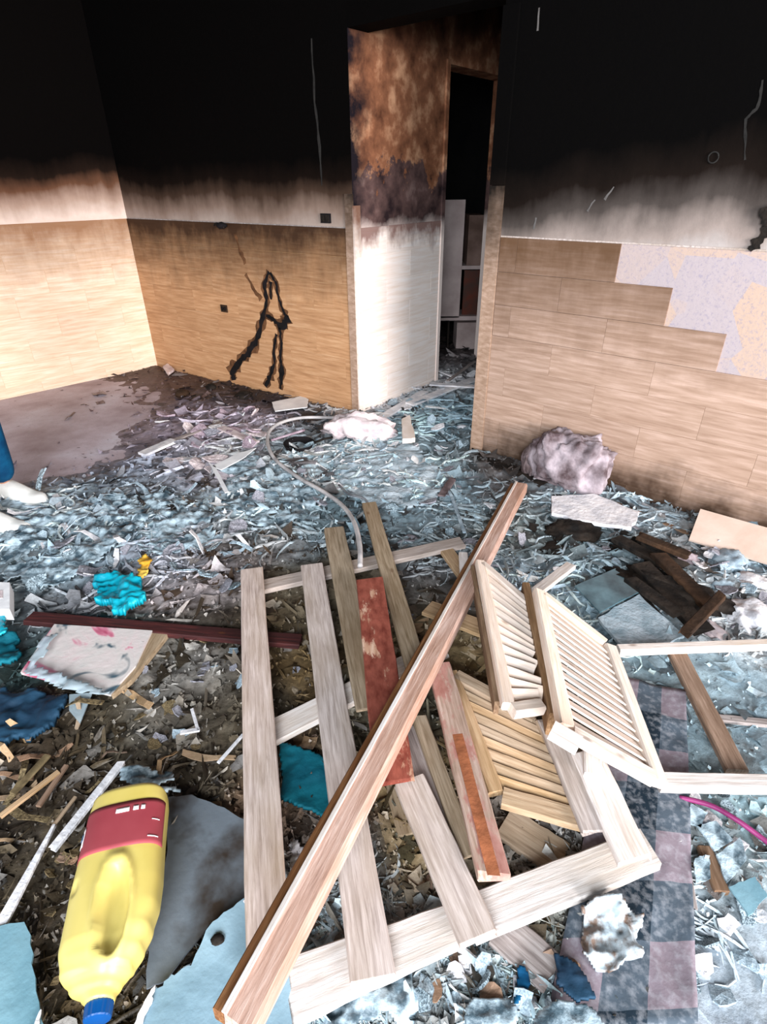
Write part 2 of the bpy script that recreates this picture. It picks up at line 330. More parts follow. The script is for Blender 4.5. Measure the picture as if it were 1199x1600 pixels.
def inpoly(x, y, poly):
    c = np.zeros(x.shape, bool); n = len(poly)
    for i in range(n):
        x1, y1 = poly[i]; x2, y2 = poly[(i+1) % n]
        k = ((y1 > y) != (y2 > y)) & (x < (x2-x1)*(y-y1)/((y2-y1) or 1e-9)+x1); c ^= k
    return c
def sheet(name, pix, z, amp, freq, mat, parent=None, res=56, rag=.02, thick=.004, seed=1, rid=True, tilt=None, smooth=True):
    """crumpled or torn sheet: pix outlines it where it lies, at height z (a number, or one per corner)"""
    zs = z if isinstance(z, (list, tuple)) else [z]*len(pix)
    W = [P(p[0], p[1], zz) for p, zz in zip(pix, zs)]; poly = [(v.x, v.y) for v in W]
    Am = np.array([[v.x, v.y, 1] for v in W]); co = np.linalg.lstsq(Am, np.array([v.z for v in W]), rcond=None)[0]
    x0, x1 = min(p[0] for p in poly)-.03, max(p[0] for p in poly)+.03; y0, y1 = min(p[1] for p in poly)-.03, max(p[1] for p in poly)+.03
    st = max(x1-x0, y1-y0)/res; nx = int((x1-x0)/st)+2; ny = int((y1-y0)/st)+2
    X, Y = np.meshgrid(x0+st*np.arange(nx), y0+st*np.arange(ny)); s = seed*13.7
    f = ridge if rid else fbm
    H = (f(X+fbm(X, Y, 9, 2, s)*.06, Y, freq, 3, s)-.5)*2*amp + (ridge(X, Y, freq*2.6, 2, s+2)-.5)*amp*.5*(1 if rid else 0) + (fbm(X, Y, freq*3.3, 2, s+5)-.5)*amp*.6
    Zz = co[0]*X+co[1]*Y+co[2]+H
    dx = (fbm(X, Y, 22, 3, s+3)-.5)*rag*4; dy = (fbm(X, Y, 22, 3, s+8)-.5)*rag*4
    ins = inpoly(X+dx, Y+dy, poly)
    ids = -np.ones(X.shape, int); keep = ins[:-1, :-1] & ins[1:, :-1] & ins[:-1, 1:] & ins[1:, 1:]
    use = np.zeros(X.shape, bool); use[:-1, :-1] |= keep; use[1:, :-1] |= keep; use[:-1, 1:] |= keep; use[1:, 1:] |= keep
    ids[use] = np.arange(use.sum()); V = np.stack([X[use], Y[use], Zz[use]], 1)
    Vb = V.copy(); Vb[:, 2] -= thick; n = len(V); J, I = np.nonzero(keep)
    top = [(int(ids[j, i]), int(ids[j, i+1]), int(ids[j+1, i+1]), int(ids[j+1, i])) for j, i in zip(J, I)]
    from collections import Counter
    ed = Counter()
    for q in top:
        for k in range(4): ed[(q[k], q[(k+1) % 4])] += 1
    Fc = list(top)+[tuple(n+v for v in reversed(q)) for q in top]
    for (a, b) in ed:
        if (b, a) not in ed: Fc.append((b, a, a+n, b+n))
    V2 = [Vector(v) for v in np.concatenate([V, Vb])]
    o = mesh(name, V2, Fc, mat, parent, smooth=smooth)
    return o
def slab(name, pix, z, t, mat, parent=None, jag=0.0, seed=0, sub=5):
    """a stiff flat piece with the given outline, t thick; z = height of its top, a number or one per corner"""
    r = random.Random(seed); zs = z if isinstance(z, (list, tuple)) else [z]*len(pix); W = [P(p[0], p[1], zz) for p, zz in zip(pix, zs)]; out = []
    for i, a in enumerate(W):
        b = W[(i+1) % len(W)]
        for k in range(sub):
            p = a.lerp(b, k/sub); out.append(p+Vector((r.uniform(-jag, jag), r.uniform(-jag, jag), 0)))
    n = len(out); nrm = Vector()
    for i in range(n): nrm += (out[i]-out[0]).cross(out[(i+1) % n]-out[0])
    nrm.normalize()
    if nrm.z < 0: out.reverse(); nrm = -nrm
    V = out+[p-nrm*t for p in out]; Fc = [tuple(range(n)), tuple(reversed(range(n, 2*n)))]+[(i, i+n, (i+1) % n+n, (i+1) % n) for i in range(n)]
    fr = frame3(sum(out, Vector())/n, out[sub]-out[0], nrm)
    return mesh(name, V, Fc, mat, parent, fr)
def lump(name, c, rad, mat, parent=None, seed=0, amp=.35, sub=3, freq=1.6, flat=.0, yaw=0., smooth=True):
    bm = bmesh.new(); bmesh.ops.create_icosphere(bm, subdivisions=sub, radius=1); co = np.array([v.co[:] for v in bm.verts]); s = seed*7.1
    n = ridge(co[:, 0]+s+co[:, 2]*.7, co[:, 1]+co[:, 2]*1.3, freq, 3, s)+.6*fbm(co[:, 0]+3, co[:, 2]+co[:, 1], freq*3, 3, s)-.8
    co = co*(1+amp*n)[:, None]; co[:, 2] = np.maximum(co[:, 2], -1+flat); cy, sy = math.cos(yaw), math.sin(yaw)
    co = co*np.array(rad); co = np.stack([co[:, 0]*cy-co[:, 1]*sy, co[:, 0]*sy+co[:, 1]*cy, co[:, 2]], 1)
    V = [Vector(v)+c for v in co]; Fc = [tuple(v.index for v in f.verts) for f in bm.faces]; bm.free()
    return mesh(name, V, Fc, mat, parent, smooth=smooth)
def box(name, o, ex, ey, ez, mat, parent=None):
    """box from corner o with edge vectors"""
    V = [o, o+ex, o+ex+ey, o+ey, o+ez, o+ex+ez, o+ex+ey+ez, o+ey+ez]; Fc = [(0, 3, 2, 1), (4, 5, 6, 7), (0, 1, 5, 4), (1, 2, 6, 5), (2, 3, 7, 6), (3, 0, 4, 7)]
    if ex.cross(ey).dot(ez) < 0: Fc = [tuple(reversed(f)) for f in Fc]
    return mesh(name, V, Fc, mat, parent)
def joinboxes(name, boxes, mat):
    V = []; Fc = []
    for o, ex, ey, ez in boxes:
        k = len(V); V += [o, o+ex, o+ex+ey, o+ey, o+ez, o+ex+ez, o+ex+ey+ez, o+ey+ez]; f = [(0, 3, 2, 1), (4, 5, 6, 7), (0, 1, 5, 4), (1, 2, 6, 5), (2, 3, 7, 6), (3, 0, 4, 7)]
        if ex.cross(ey).dot(ez) < 0: f = [tuple(reversed(q)) for q in f]
        Fc += [tuple(k+i for i in q) for q in f]
    return mesh(name, V, Fc, mat)
# ------------------------------------------------------------------ setting
TH = .16; H = 2.75
lenL = 4.6; lenR = 3.3; PL = 3.4
Bx = B
wall_left = joinboxes('wall_left', [(B-ul*TH, ul*(lenL+TH), -nl*TH, Z*H)], 'plaster_left'); wall_left['kind'] = 'structure'
LB = (C-B).length; GAP = (D-C).length
wall_back = joinboxes('wall_back', [(B, ub*(LB-.002), -nb*TH, Z*H), (C+Z*2.10-ub*.002, D-C+ub*.004, -nb*TH, Z*(H-2.10))], 'plaster_back'); wall_back['kind'] = 'structure'
wall_right = joinboxes('wall_right', [(D, ur*lenR, -nr*TH, Z*H)], 'plaster_right'); wall_right['kind'] = 'structure'
DS = .93; DE = 1.76
cs = C-nb*.0
wall_pass = joinboxes('wall_passage', [(C, uf*DS, -nf*TH, Z*H), (C+uf*DS+Z*2.05, uf*(DE-DS), -nf*TH, Z*(H-2.05)), (C+uf*DE, uf*1.6, -nf*TH, Z*H)], 'plaster_pass'); wall_pass['kind'] = 'structure'
# far side of the passage and the burnt room seen through its doorway
wall_rp = joinboxes('wall_passage_right', [(D-nr*(TH+.002), uf*3.2, ur*TH, Z*H)], 'black_room'); wall_rp['kind'] = 'structure'
wall_pe = joinboxes('wall_passage_end', [(C+uf*(DE+1.6), (D-C)*1.9, uf*TH, Z*H)], 'black_room'); wall_pe['kind'] = 'structure'
fo = C-nf*(TH+.002)
wall_fr = joinboxes('wall_far_room', [(fo+uf*3.4-nf*3.2, nf*3.4, uf*TH, Z*H), (fo-uf*.2-nf*3.2, uf*3.6, -nf*TH, Z*H)], 'black_room'); wall_fr['kind'] = 'structure'
fl = joinboxes('floor', [(Vector((-5.6, -1.4, -.1)), Vector((9.6, 0, 0)), Vector((0, 10.4, 0)), Z*.1)], 'floor'); fl['kind'] = 'structure'
cl = joinboxes('ceiling', [(Vector((-5.6, -1.4, H)), Vector((9.6, 0, 0)), Vector((0, 10.4, 0)), Z*.1)], 'ceil'); cl['kind'] = 'structure'
# wood-look tiles, one object each, laid in running bond
TW, THH, TOPZ = .5, .158, 1.18
tmesh = {}
def tile_mesh(wd, h, mat):
    k = (round(wd, 3), round(h, 3), mat)
    if k in tmesh: return tmesh[k]
    g = .0006; c = .0007; d = .007; me = bpy.data.meshes.new('tile'); x0, x1, z0, z1 = -wd/2+g, wd/2-g, -h/2+g, h/2-g
    V = [(x0, 0, z0), (x1, 0, z0), (x1, 0, z1), (x0, 0, z1), (x0, -d+c, z0), (x1, -d+c, z0), (x1, -d+c, z1), (x0, -d+c, z1), (x0+c, -d, z0+c), (x1-c, -d, z0+c), (x1-c, -d, z1-c), (x0+c, -d, z1-c)]
    Fc = [(0, 1, 5, 4), (1, 2, 6, 5), (2, 3, 7, 6), (3, 0, 4, 7), (4, 5, 9, 8), (5, 6, 10, 9), (6, 7, 11, 10), (7, 4, 8, 11), (8, 9, 10, 11), (0, 3, 2, 1)]
    me.from_pydata(V, [], Fc); me.materials.append(M[mat]); tmesh[k] = me; return me
def tiles(wall, o, u, n, length, mat, phase, missing=lambda r, a, b: False, start=0., wall_bed=True):
    rows = [(TOPZ-(r+1)*THH, TOPZ-r*THH) for r in range(7)]+[(0.0, TOPZ-7*THH)]
    # local x runs so that -y (the face) points along n
    x = Z.cross(n)*-1; sgn = 1 if x.dot(u) > 0 else -1
    for r, (z0, z1) in enumerate(rows):
        s = (phase+(.25 if r % 2 else 0)) % TW - TW
        while s < length:
            a, b = max(s, start), min(s+TW, length); s += TW
            if b-a < .012 or missing(r, a, b): continue
            c = o+u*((a+b)/2)+Z*((z0+z1)/2)
            ob = bpy.data.objects.new('tile', tile_mesh(b-a, z1-z0, mat)); yax = -n; xax = yax.cross(Z); mt = Matrix((xax, yax, Z)).transposed().to_4x4(); mt.translation = c; place(ob, mt, wall)
tiles(wall_left, B+ul*.006, ul, nl, lenL-.01, 'tile_left', .2)
tiles(wall_back, C, -ub, nb, LB-.002, 'tile_back', .35, start=.055)
tiles(wall_right, D, ur, nr, lenR, 'tile_right', .17, missing=lambda r, a, b: (r == 0 and a > .6) or (r == 1 and a > .85) or (r == 2 and a > 1.1), start=.075)
tiles(wall_pass, C, uf, nf, DS-.02, 'tile_pass', .3, start=.05)
# beds of grout behind the tiles, corner trims
def vbox(name, o, u, n, s0, s1, z0, z1, d0, d1, mat, parent=None): return box(name, o+u*s0+Z*z0+n*d0, u*(s1-s0), n*(d1-d0), Z*(z1-z0), mat, parent)
for wl, o, u, n, L, gm in ((wall_left, B, ul, nl, lenL, 'left'), (wall_back, C, -ub, nb, LB, 'back'), (wall_pass, C, uf, nf, DS, 'pass')):
    vbox('tile_bed', o, u, n, .05, L-.01, 0, TOPZ-.001, .0004, .0045, 'grout_'+gm, wl)
vbox('tile_bed', D, ur, nr, .05, lenR, 0, TOPZ-3*THH-.001, .0004, .0045, 'grout_right', wall_right)
t1 = vbox('trim_1', C, -ub, nb, -.004, .052, 0, 1.36, .0, .013, 'trimwood'); t1['kind'] = 'structure'
t2 = vbox('trim_2', C, uf, nf, -.012, .046, 0, 1.30, .0006, .016, 'trimpale'); t2['kind'] = 'structure'
t7 = vbox('trim_7', D, ur, nr, -.004, .072, 1.402, 2.06, .0005, .014, 'plaster_right'); t7['kind'] = 'structure'
t3 = vbox('trim_3', D, ur, nr, -.004, .072, 0, 1.40, .0005, .014, 'trimwood'); t3['kind'] = 'structure'
t4 = vbox('trim_4', C, uf, nf, DS-.03, DS+.004, 0, 2.07, .0006, .014, 'plaster_pass'); t4['kind'] = 'structure'
t5 = vbox('trim_5', C, -ub, nb, .06, LB-.02, TOPZ, TOPZ+.006, .0005, .004, 'greywood'); t5['kind'] = 'structure'
t6 = vbox('trim_6', D, ur, nr, .075, lenR, TOPZ+.0, TOPZ+.007, .0005, .005, 'pallet'); t6['kind'] = 'structure'
# ------------------------------------------------------------------ marks and fittings on the walls
def ribbon(name, wallo, n, pix, wpx, mat, parent, off=.010, th=.0015, seed=0, sub=5):
    r = random.Random(seed); q = [PLN(x, y, wallo+n*off, n) for x, y in pix]; path = []; ws = []
    W0 = wpx if isinstance(wpx, (list, tuple)) else [wpx]*len(q)
    for i in range(len(q)-1):
        for k in range(sub): path.append(q[i].lerp(q[i+1], k/sub)); ws.append(W0[i]+(W0[i+1]-W0[i])*k/sub)
    path.append(q[-1]); ws.append(W0[-1]); V = []; Fc = []
    for i, p in enumerate(path):
        d = (path[min(i+1, len(path)-1)]-path[max(i-1, 0)]).normalized(); s = d.cross(n).normalized(); wd = ws[i]*(p-CAM).dot(FW)/FPX*.5
        a = wd*r.uniform(.35, 1.4); b = wd*r.uniform(.35, 1.4); V += [p-s*a, p+s*b, p-s*a+n*th, p+s*b+n*th]
    for i in range(len(path)-1):
        k = i*4; Fc += [(k+2, k+3, k+7, k+6), (k, k+2, k+6, k+4), (k+3, k+1, k+5, k+7), (k+1, k, k+4, k+5)]
    k = (len(path)-1)*4; Fc += [(0, 1, 3, 2), (k, k+2, k+3, k+1)]
    return mesh(name, V, Fc, mat, parent)
for i, (pts, wd) in enumerate([([(420, 424), (413, 445), (417, 470), (410, 500), (402, 530), (388, 553), (372, 568), (362, 582), (366, 594)], [5, 9, 6, 9, 11, 12, 10, 14, 8]),
        ([(422, 426), (431, 442), (436, 468), (444, 488), (449, 500), (440, 512), (428, 500), (416, 492)], [6, 6, 5, 8, 14, 12, 8, 7]),
        ([(432, 522), (428, 545), (429, 568), (422, 588), (415, 604)], [5, 6, 7, 10, 5]), ([(437, 512), (440, 535), (438, 560), (441, 582), (438, 608)], [8, 5, 6, 11, 4]),
        ([(367, 366), (375, 392), (384, 412)], [3, 4, 4]), ([(384, 428), (395, 448), (408, 468)], [5, 4, 5]), ([(423, 440), (424, 468)], [7, 4])]):
    ribbon('soot_mark', C, nb, pts, [v*1.5+2 for v in wd], 'scorch', wall_back, seed=i+40, off=.0074, sub=4, th=.0006)
    if i not in (4, 5): ribbon('soot_mark', C, nb, pts, [v*.9 for v in wd], 'black', wall_back, seed=i, off=.0085, sub=5, th=.001)
ribbon('soot_streak', C, nb, [(487, 60), (492, 160), (500, 230), (503, 290)], [3, 5, 5, 3], 'streak', wall_back, off=.0008, seed=9, th=.0008)
ribbon('soot_streak', D, nr, [(1192, 125), (1186, 165), (1166, 186), (1164, 250)], [3, 5, 4, 3], 'streak', wall_right, off=.0008, seed=10, th=.0008)
for i, (a, b) in enumerate([((742, 292), (722, 322)), ((960, 292), (945, 312)), ((930, 312), (918, 330)), ((838, 340), (834, 358)), ((843, 12), (841, 48))]):
    ribbon('scratch', D, nr, [a, b], [2, 4], 'scratchgrey', wall_right, off=.0008, seed=20+i, th=.0008, sub=3) if i else None
def ringmesh(name, c, n, r, rt, mat, parent):
    x = n.cross(Z).normalized(); y = Z; pts = [c+x*math.cos(a)*r+y*math.sin(a)*r for a in [i*math.pi/5 for i in range(10)]]
    return ring_tube(name, pts, rt, mat, parent, seg=6, sub=2, closed=True)
ringmesh('anchor_ring', PLN(1115, 246, D+nr*.006, nr), nr, .018, .003, 'streak', wall_right)
# switch by the opening, socket, burnt light, black strap on the right
cs_ = PLN(510, 341, C+nb*.0015, nb)
sw = empty('light_switch', cs_); tag(sw, 'small soot-black double light switch above the tiles beside the opening', 'switch')
vbox('back_plate', cs_, -ub, nb, -.038, .038, -.026, .026, 0, .010, 'black', sw)
for s in (-.018, .018): vbox('rocker', cs_, -ub, nb, s-.014, s+.014, -.018, .018, .0102, .016, 'char', sw)
so_ = PLN(351, 482, C+nb*.0085, nb)
sk = empty('wall_socket', so_); tag(sk, 'small melted black wall socket in the middle of the back tiles', 'socket')
vbox('back_plate', so_, -ub, nb, -.034, .034, -.026, .026, 0, .008, 'charbrown', sk)
for s in (-.016, .016): ringmesh('socket_rim', so_+nb*.0105-ub*s, nb, .011, .0028, 'black', sk)
lf = PLN(352, 352, C+nb*.012, nb); wl_ = empty('wall_light', lf); tag(wl_, 'charred black stub of a fitting sticking out at the tile top edge', 'wall fitting')
lump('melted_body', lf+nb*.035, (.034, .03, .020), 'black', wl_, seed=3, amp=.5); ring_tube('bracket_arm', [lf, lf+nb*.03+Z*.01, lf+nb*.05-ub*.035+Z*.014, lf+nb*.05-ub*.055], .006, 'char', wl_)
ring_tube('bracket_arm', [lf-Z*.006, lf+nb*.03, lf+nb*.05+ub*.04-Z*.01], .005, 'char', wl_)
st = PLN(1185, 372, D+nr*.01, nr); sp = empty('burnt_strap', st); tag(sp, 'black burnt strap hanging on the sooty wall at the right edge', 'strap')
ribbon('strap_tail', D, nr, [(1172, 391), (1188, 376), (1205, 350)], [14, 18, 14], 'char', sp, off=.004, th=.008, seed=4)
ribbon('strap_buckle', D, nr, [(1203, 322), (1202, 352)], [18, 20], 'char', sp, off=.004, th=.02, seed=5)
for i, (x, y) in enumerate([(782, 32), (778, 45)]):
    q = PLN(x, y, C+uf*.9, nf); 
# ------------------------------------------------------------------ debris ground: palette by place
# (px, py, main colour, second colour, height, roughness of surface)
PAL = [(60,640,(126,104,104),(110,86,80),-.01,.0),(150,680,(128,112,118),(112,96,100),-.012,.0),(60,720,(122,112,122),(104,98,106),-.012,0),(230,620,(104,84,84),(86,64,58),-.004,.3),(190,720,(112,108,120),(90,88,98),-.004,.3),(250,680,(120,108,116),(70,60,62),0,.4),
 (290,600,(60,44,38),(96,72,58),.006,.6),(340,625,(40,32,30),(120,106,112),.015,.8),(350,670,(196,182,196),(74,62,66),.03,1.2),(400,640,(30,24,24),(60,48,44),.02,.8),(450,680,(36,34,36),(110,120,128),.02,1.),(300,660,(150,140,154),(90,80,90),.02,1.),
 (400,700,(190,204,212),(96,104,108),.03,1.),(330,730,(176,164,170),(90,78,70),.03,1.),(250,740,(130,140,154),(70,72,80),.02,1.),(60,820,(150,168,180),(70,84,92),.03,1.2),(150,800,(166,180,190),(84,90,98),.03,1.2),(110,870,(150,172,184),(74,90,98),.03,1.2),(220,830,(140,156,168),(90,92,96),.03,1.),
 (30,920,(130,142,148),(72,84,86),.03,1.),(120,930,(112,112,116),(78,74,76),.03,.9),(300,800,(150,160,168),(86,76,66),.03,1.),(380,790,(166,186,196),(98,96,92),.03,1.),(300,860,(140,146,158),(70,62,58),.03,1.),(380,850,(120,112,108),(80,62,46),.03,1.),(300,920,(150,140,140),(78,62,50),.03,1.),
 (470,740,(170,188,196),(110,104,106),.03,1.),(470,820,(112,132,140),(52,58,60),.03,1.),(560,720,(176,202,212),(120,140,150),.03,.8),(640,750,(166,194,206),(120,132,142),.03,.8),(620,820,(110,130,140),(46,50,52),.03,1.),(700,700,(90,104,110),(160,176,184),.02,1.),(690,780,(130,150,160),(70,64,66),.03,1.),
 (700,640,(120,146,158),(60,64,66),.02,.9),(650,670,(140,170,184),(50,50,52),.03,.9),(600,640,(190,190,196),(60,56,56),.03,1.),(700,600,(206,206,210),(60,52,52),.03,1.),(720,570,(70,62,62),(160,150,150),.02,1.),(720,540,(34,28,28),(70,60,56),.02,1.),
 (760,740,(70,64,62),(140,142,146),.03,1.),(780,840,(90,100,100),(58,48,32),.03,1.),(850,850,(60,62,62),(120,136,140),.03,1.),(900,860,(120,142,150),(66,72,76),.03,1.),(960,830,(150,168,178),(80,84,90),.03,1.),(840,930,(150,170,184),(66,60,44),.03,1.),(920,960,(150,176,188),(104,124,132),.03,.7),
 (1000,860,(66,56,48),(130,128,128),.03,1.),(1050,900,(50,38,28),(96,80,66),.03,1.2),(1150,890,(120,140,152),(60,52,44),.03,1.),(1150,960,(200,208,212),(110,116,120),.03,1.),(1000,980,(170,190,200),(150,166,176),.03,.5),(1120,1060,(156,178,190),(120,136,146),.03,.6),(1060,1050,(160,184,194),(110,126,134),.03,.7),
 (1180,1150,(158,184,198),(124,146,158),.03,.7),(1090,1150,(150,172,182),(90,92,92),.03,.8),(1150,1260,(176,204,212),(110,112,110),.03,1.),(1120,1380,(168,186,192),(118,100,86),.03,1.),(1150,1480,(176,188,198),(140,150,160),.03,.7),(1120,1560,(168,180,190),(128,138,150),.03,.7),
 (500,950,(110,100,84),(70,58,38),.03,.9),(680,940,(96,96,98),(56,50,46),.03,1.),(680,1000,(126,108,78),(84,66,40),.03,.8),(440,1000,(100,84,60),(64,46,30),.03,.9),(340,1000,(86,76,64),(50,42,34),.04,1.),(240,1040,(116,112,104),(62,54,42),.04,1.),(290,1090,(138,136,134),(72,64,52),.04,1.),
 (330,1130,(100,90,74),(58,50,38),.04,1.),(200,1130,(84,76,60),(52,44,32),.04,1.),(120,1180,(64,54,42),(100,86,66),.04,1.),(40,1210,(56,46,36),(120,100,76),.04,1.),(300,1190,(84,74,60),(50,42,34),.04,1.),(20,960,(60,84,88),(110,124,124),.03,1.),(20,1050,(70,90,90),(40,50,48),.03,1.),(60,1330,(52,44,36),(100,86,66),.04,1.),
 (120,1380,(60,52,38),(110,98,80),.04,1.2),(80,1500,(52,42,36),(36,30,26),.04,1.),(200,1560,(50,42,30),(80,66,46),.04,1.),(330,1240,(90,80,66),(56,46,36),.04,1.),(470,1290,(110,82,56),(60,44,32),.04,1.),(470,1370,(166,178,184),(70,70,68),.04,1.),(440,1060,(120,98,66),(70,54,34),.04,.9),
 (600,1150,(92,88,74),(54,46,34),.04,1.),(620,1290,(106,86,50),(62,62,48),.04,1.),(620,1370,(136,118,92),(90,76,50),.04,.9),(520,1400,(130,140,146),(80,76,70),.04,1.),(560,1570,(176,198,208),(104,96,84),.05,1.2),(480,1590,(140,160,170),(90,78,62),.05,1.2),(640,1560,(120,100,80),(160,180,190),.05,1.2),(720,1570,(150,170,180),(96,80,60),.05,1.2),
 (780,1420,(120,110,90),(80,66,44),.04,1.),(820,1270,(110,96,84),(64,54,46),.04,1.),(820,1560,(150,172,180),(70,66,60),.05,1.2),(900,1580,(110,120,100),(120,96,60),.05,1.2),(880,1420,(150,150,146),(90,78,60),.05,1.),(960,1450,(170,176,180),(90,80,76),.05,1.),(1000,1580,(150,150,156),(80,90,98),.05,1.),(960,1300,(130,130,128),(96,84,70),.04,1.),(700,1250,(120,104,74),(72,60,40),.04,1.),(700,850,(110,120,124),(60,56,52),.03,1.)]
PW = np.array([[*P(q[0], q[1], 0).xy] for q in PAL]); PA = np.array([lin(q[2])[:3] for q in PAL])*1.32; PA[[i for i, q in enumerate(PAL) if q[1] > 1000 and q[0] > 950]] *= .72; PB = np.array([lin(q[3])[:3] for q in PAL]); PH = np.array([q[4] for q in PAL]); PR = np.array([q[5]*(.62 if (q[1] > 930 and q[0] < 700) else .45 if (q[1] > 1000 and q[0] > 980) else .85) for q in PAL])
def palette(x, y):
    xx = x+(fbm(x, y, 3, 3, 5)-.5)*.35; yy = y+(fbm(x, y, 3, 3, 15)-.5)*.35
    d2 = (xx[:, None]-PW[None, :, 0])**2+(yy[:, None]-PW[None, :, 1])**2; sc = .05+.05*np.hypot(x, y)
    wt = np.exp(-d2/(2*(sc[:, None]*.8)**2))+1e-9/(d2+1e-4); wt /= wt.sum(1, keepdims=True)
    return wt @ PA, wt @ PB, wt @ PH, wt @ PR
def chunked(fn, x, y, n=60000):
    out = [fn(x[i:i+n], y[i:i+n]) for i in range(0, len(x), n)]; return [np.concatenate(k) for k in zip(*out)]
roomp = [tuple(v.xy) for v in (B+nl*.01+nb*.01, C+nb*.01, C+uf*3.2+nf*.01, D+uf*3.0-ur*.01, D+nr*.01, D+ur*lenR+nr*.01)]+[(2.9, .1), (-4.6, .1)]+[tuple((B+ul*(lenL-.1)+nl*.01).xy)]
farp = [tuple(v.xy) for v in (C+uf*(DS-.0)-nf*.0, C+uf*DE, C+uf*2.9-nf*.2, C+uf*2.9-nf*2.8, C-nf*2.8, C+uf*.4-nf*.2, C+uf*DS-nf*.2)]
ex0, ex1, ey0, ey1, st_ = -4.0, 2.9, .12, 7.0, .0135
gx = np.arange(ex0, ex1, st_); gy = np.arange(ey0, ey1, st_); X, Y = np.meshgrid(gx, gy); x = X.ravel(); y = Y.ravel()
inside = inpoly(x, y, roomp) | inpoly(x, y, farp)
idx = np.nonzero(inside)[0]; xi, yi = x[idx], y[idx]
ca, cb, hh, rr = chunked(palette, xi, yi)
def reliefz(xi, yi, hh, rr):
    r1 = ridge(xi+fbm(xi, yi, 6, 2, 3)*.08, yi, 7.5, 3, 2); r2 = fbm(xi, yi, 34, 3, 7); r3 = ridge(xi, yi, 26, 2, 11)
    return hh+rr*((r1-.5)*.046+(r2-.5)*.012+(r3-.5)*.010)
zi = reliefz(xi, yi, hh, rr)
m1 = fbm(xi, yi, 22, 4, 31); m2 = ridge(xi+.3*m1, yi, 13, 3, 41)
k = np.clip(((m1*.6+m2*.5)-.49)*7+.5, 0, 1)[:, None]
cc = ca*k+cb*(1-k); hi = np.clip((ridge(xi, yi, 38, 3, 51)-.72)*6, 0, .6)[:, None]*np.clip(rr, 0, 1)[:, None]; cc = cc*(1-hi)+hi*np.clip(ca*1.5+.04, 0, .85)
dk = np.clip((fbm(xi, yi, 48, 3, 61)-.56)*7, 0, .5)[:, None]*np.clip(rr, 0, 1)[:, None]; cc = cc*(1-dk)+dk*cb*.4; pk = (np.clip((fbm(xi, yi, 7, 4, 71)-.57)*9, 0, .55)*np.clip(rr, 0, 1))[:, None]; cc = cc*(1-pk)+pk*cb*.42
ids = -np.ones(len(x), int); ids[idx] = np.arange(len(idx)); G = ids.reshape(X.shape); q = np.stack([G[:-1, :-1], G[:-1, 1:], G[1:, 1:], G[1:, :-1]], -1).reshape(-1, 4); q = q[(q >= 0).all(1)]
zq = zi[q].max(1); q = q[zq > -.006]
def npmesh(name, V, Q, colr, mat, smooth=True):
    me = bpy.data.meshes.new(name); me.vertices.add(len(V)); me.vertices.foreach_set('co', V.astype(np.float32).ravel()); nl_ = Q.size
    me.loops.add(nl_); me.loops.foreach_set('vertex_index', Q.astype(np.int32).ravel()); me.polygons.add(len(Q)); me.polygons.foreach_set('loop_start', np.arange(0, nl_, Q.shape[1], dtype=np.int32))
    me.update(calc_edges=True)
    if smooth: me.polygons.foreach_set('use_smooth', np.ones(len(Q), bool))
    at = me.color_attributes.new('tint', 'FLOAT_COLOR', 'POINT'); c4 = np.ones((len(V), 4), np.float32); c4[:, :3] = colr; at.data.foreach_set('color', c4.ravel())
    me.materials.append(M[mat]); me.validate(); o = bpy.data.objects.new(name, me); col.objects.link(o); return o
o = npmesh('debris_layer', np.stack([xi, yi, zi], 1), q, cc, 'debris'); tag(o, 'uneven layer of wet ash, soot and crushed rubbish covering the floor', 'debris', kind='stuff')
def gz(x, y):
    x = np.atleast_1d(np.array(x, float)); y = np.atleast_1d(np.array(y, float)); a, b, h, r = palette(x, y); return np.maximum(reliefz(x, y, h, r), 0)
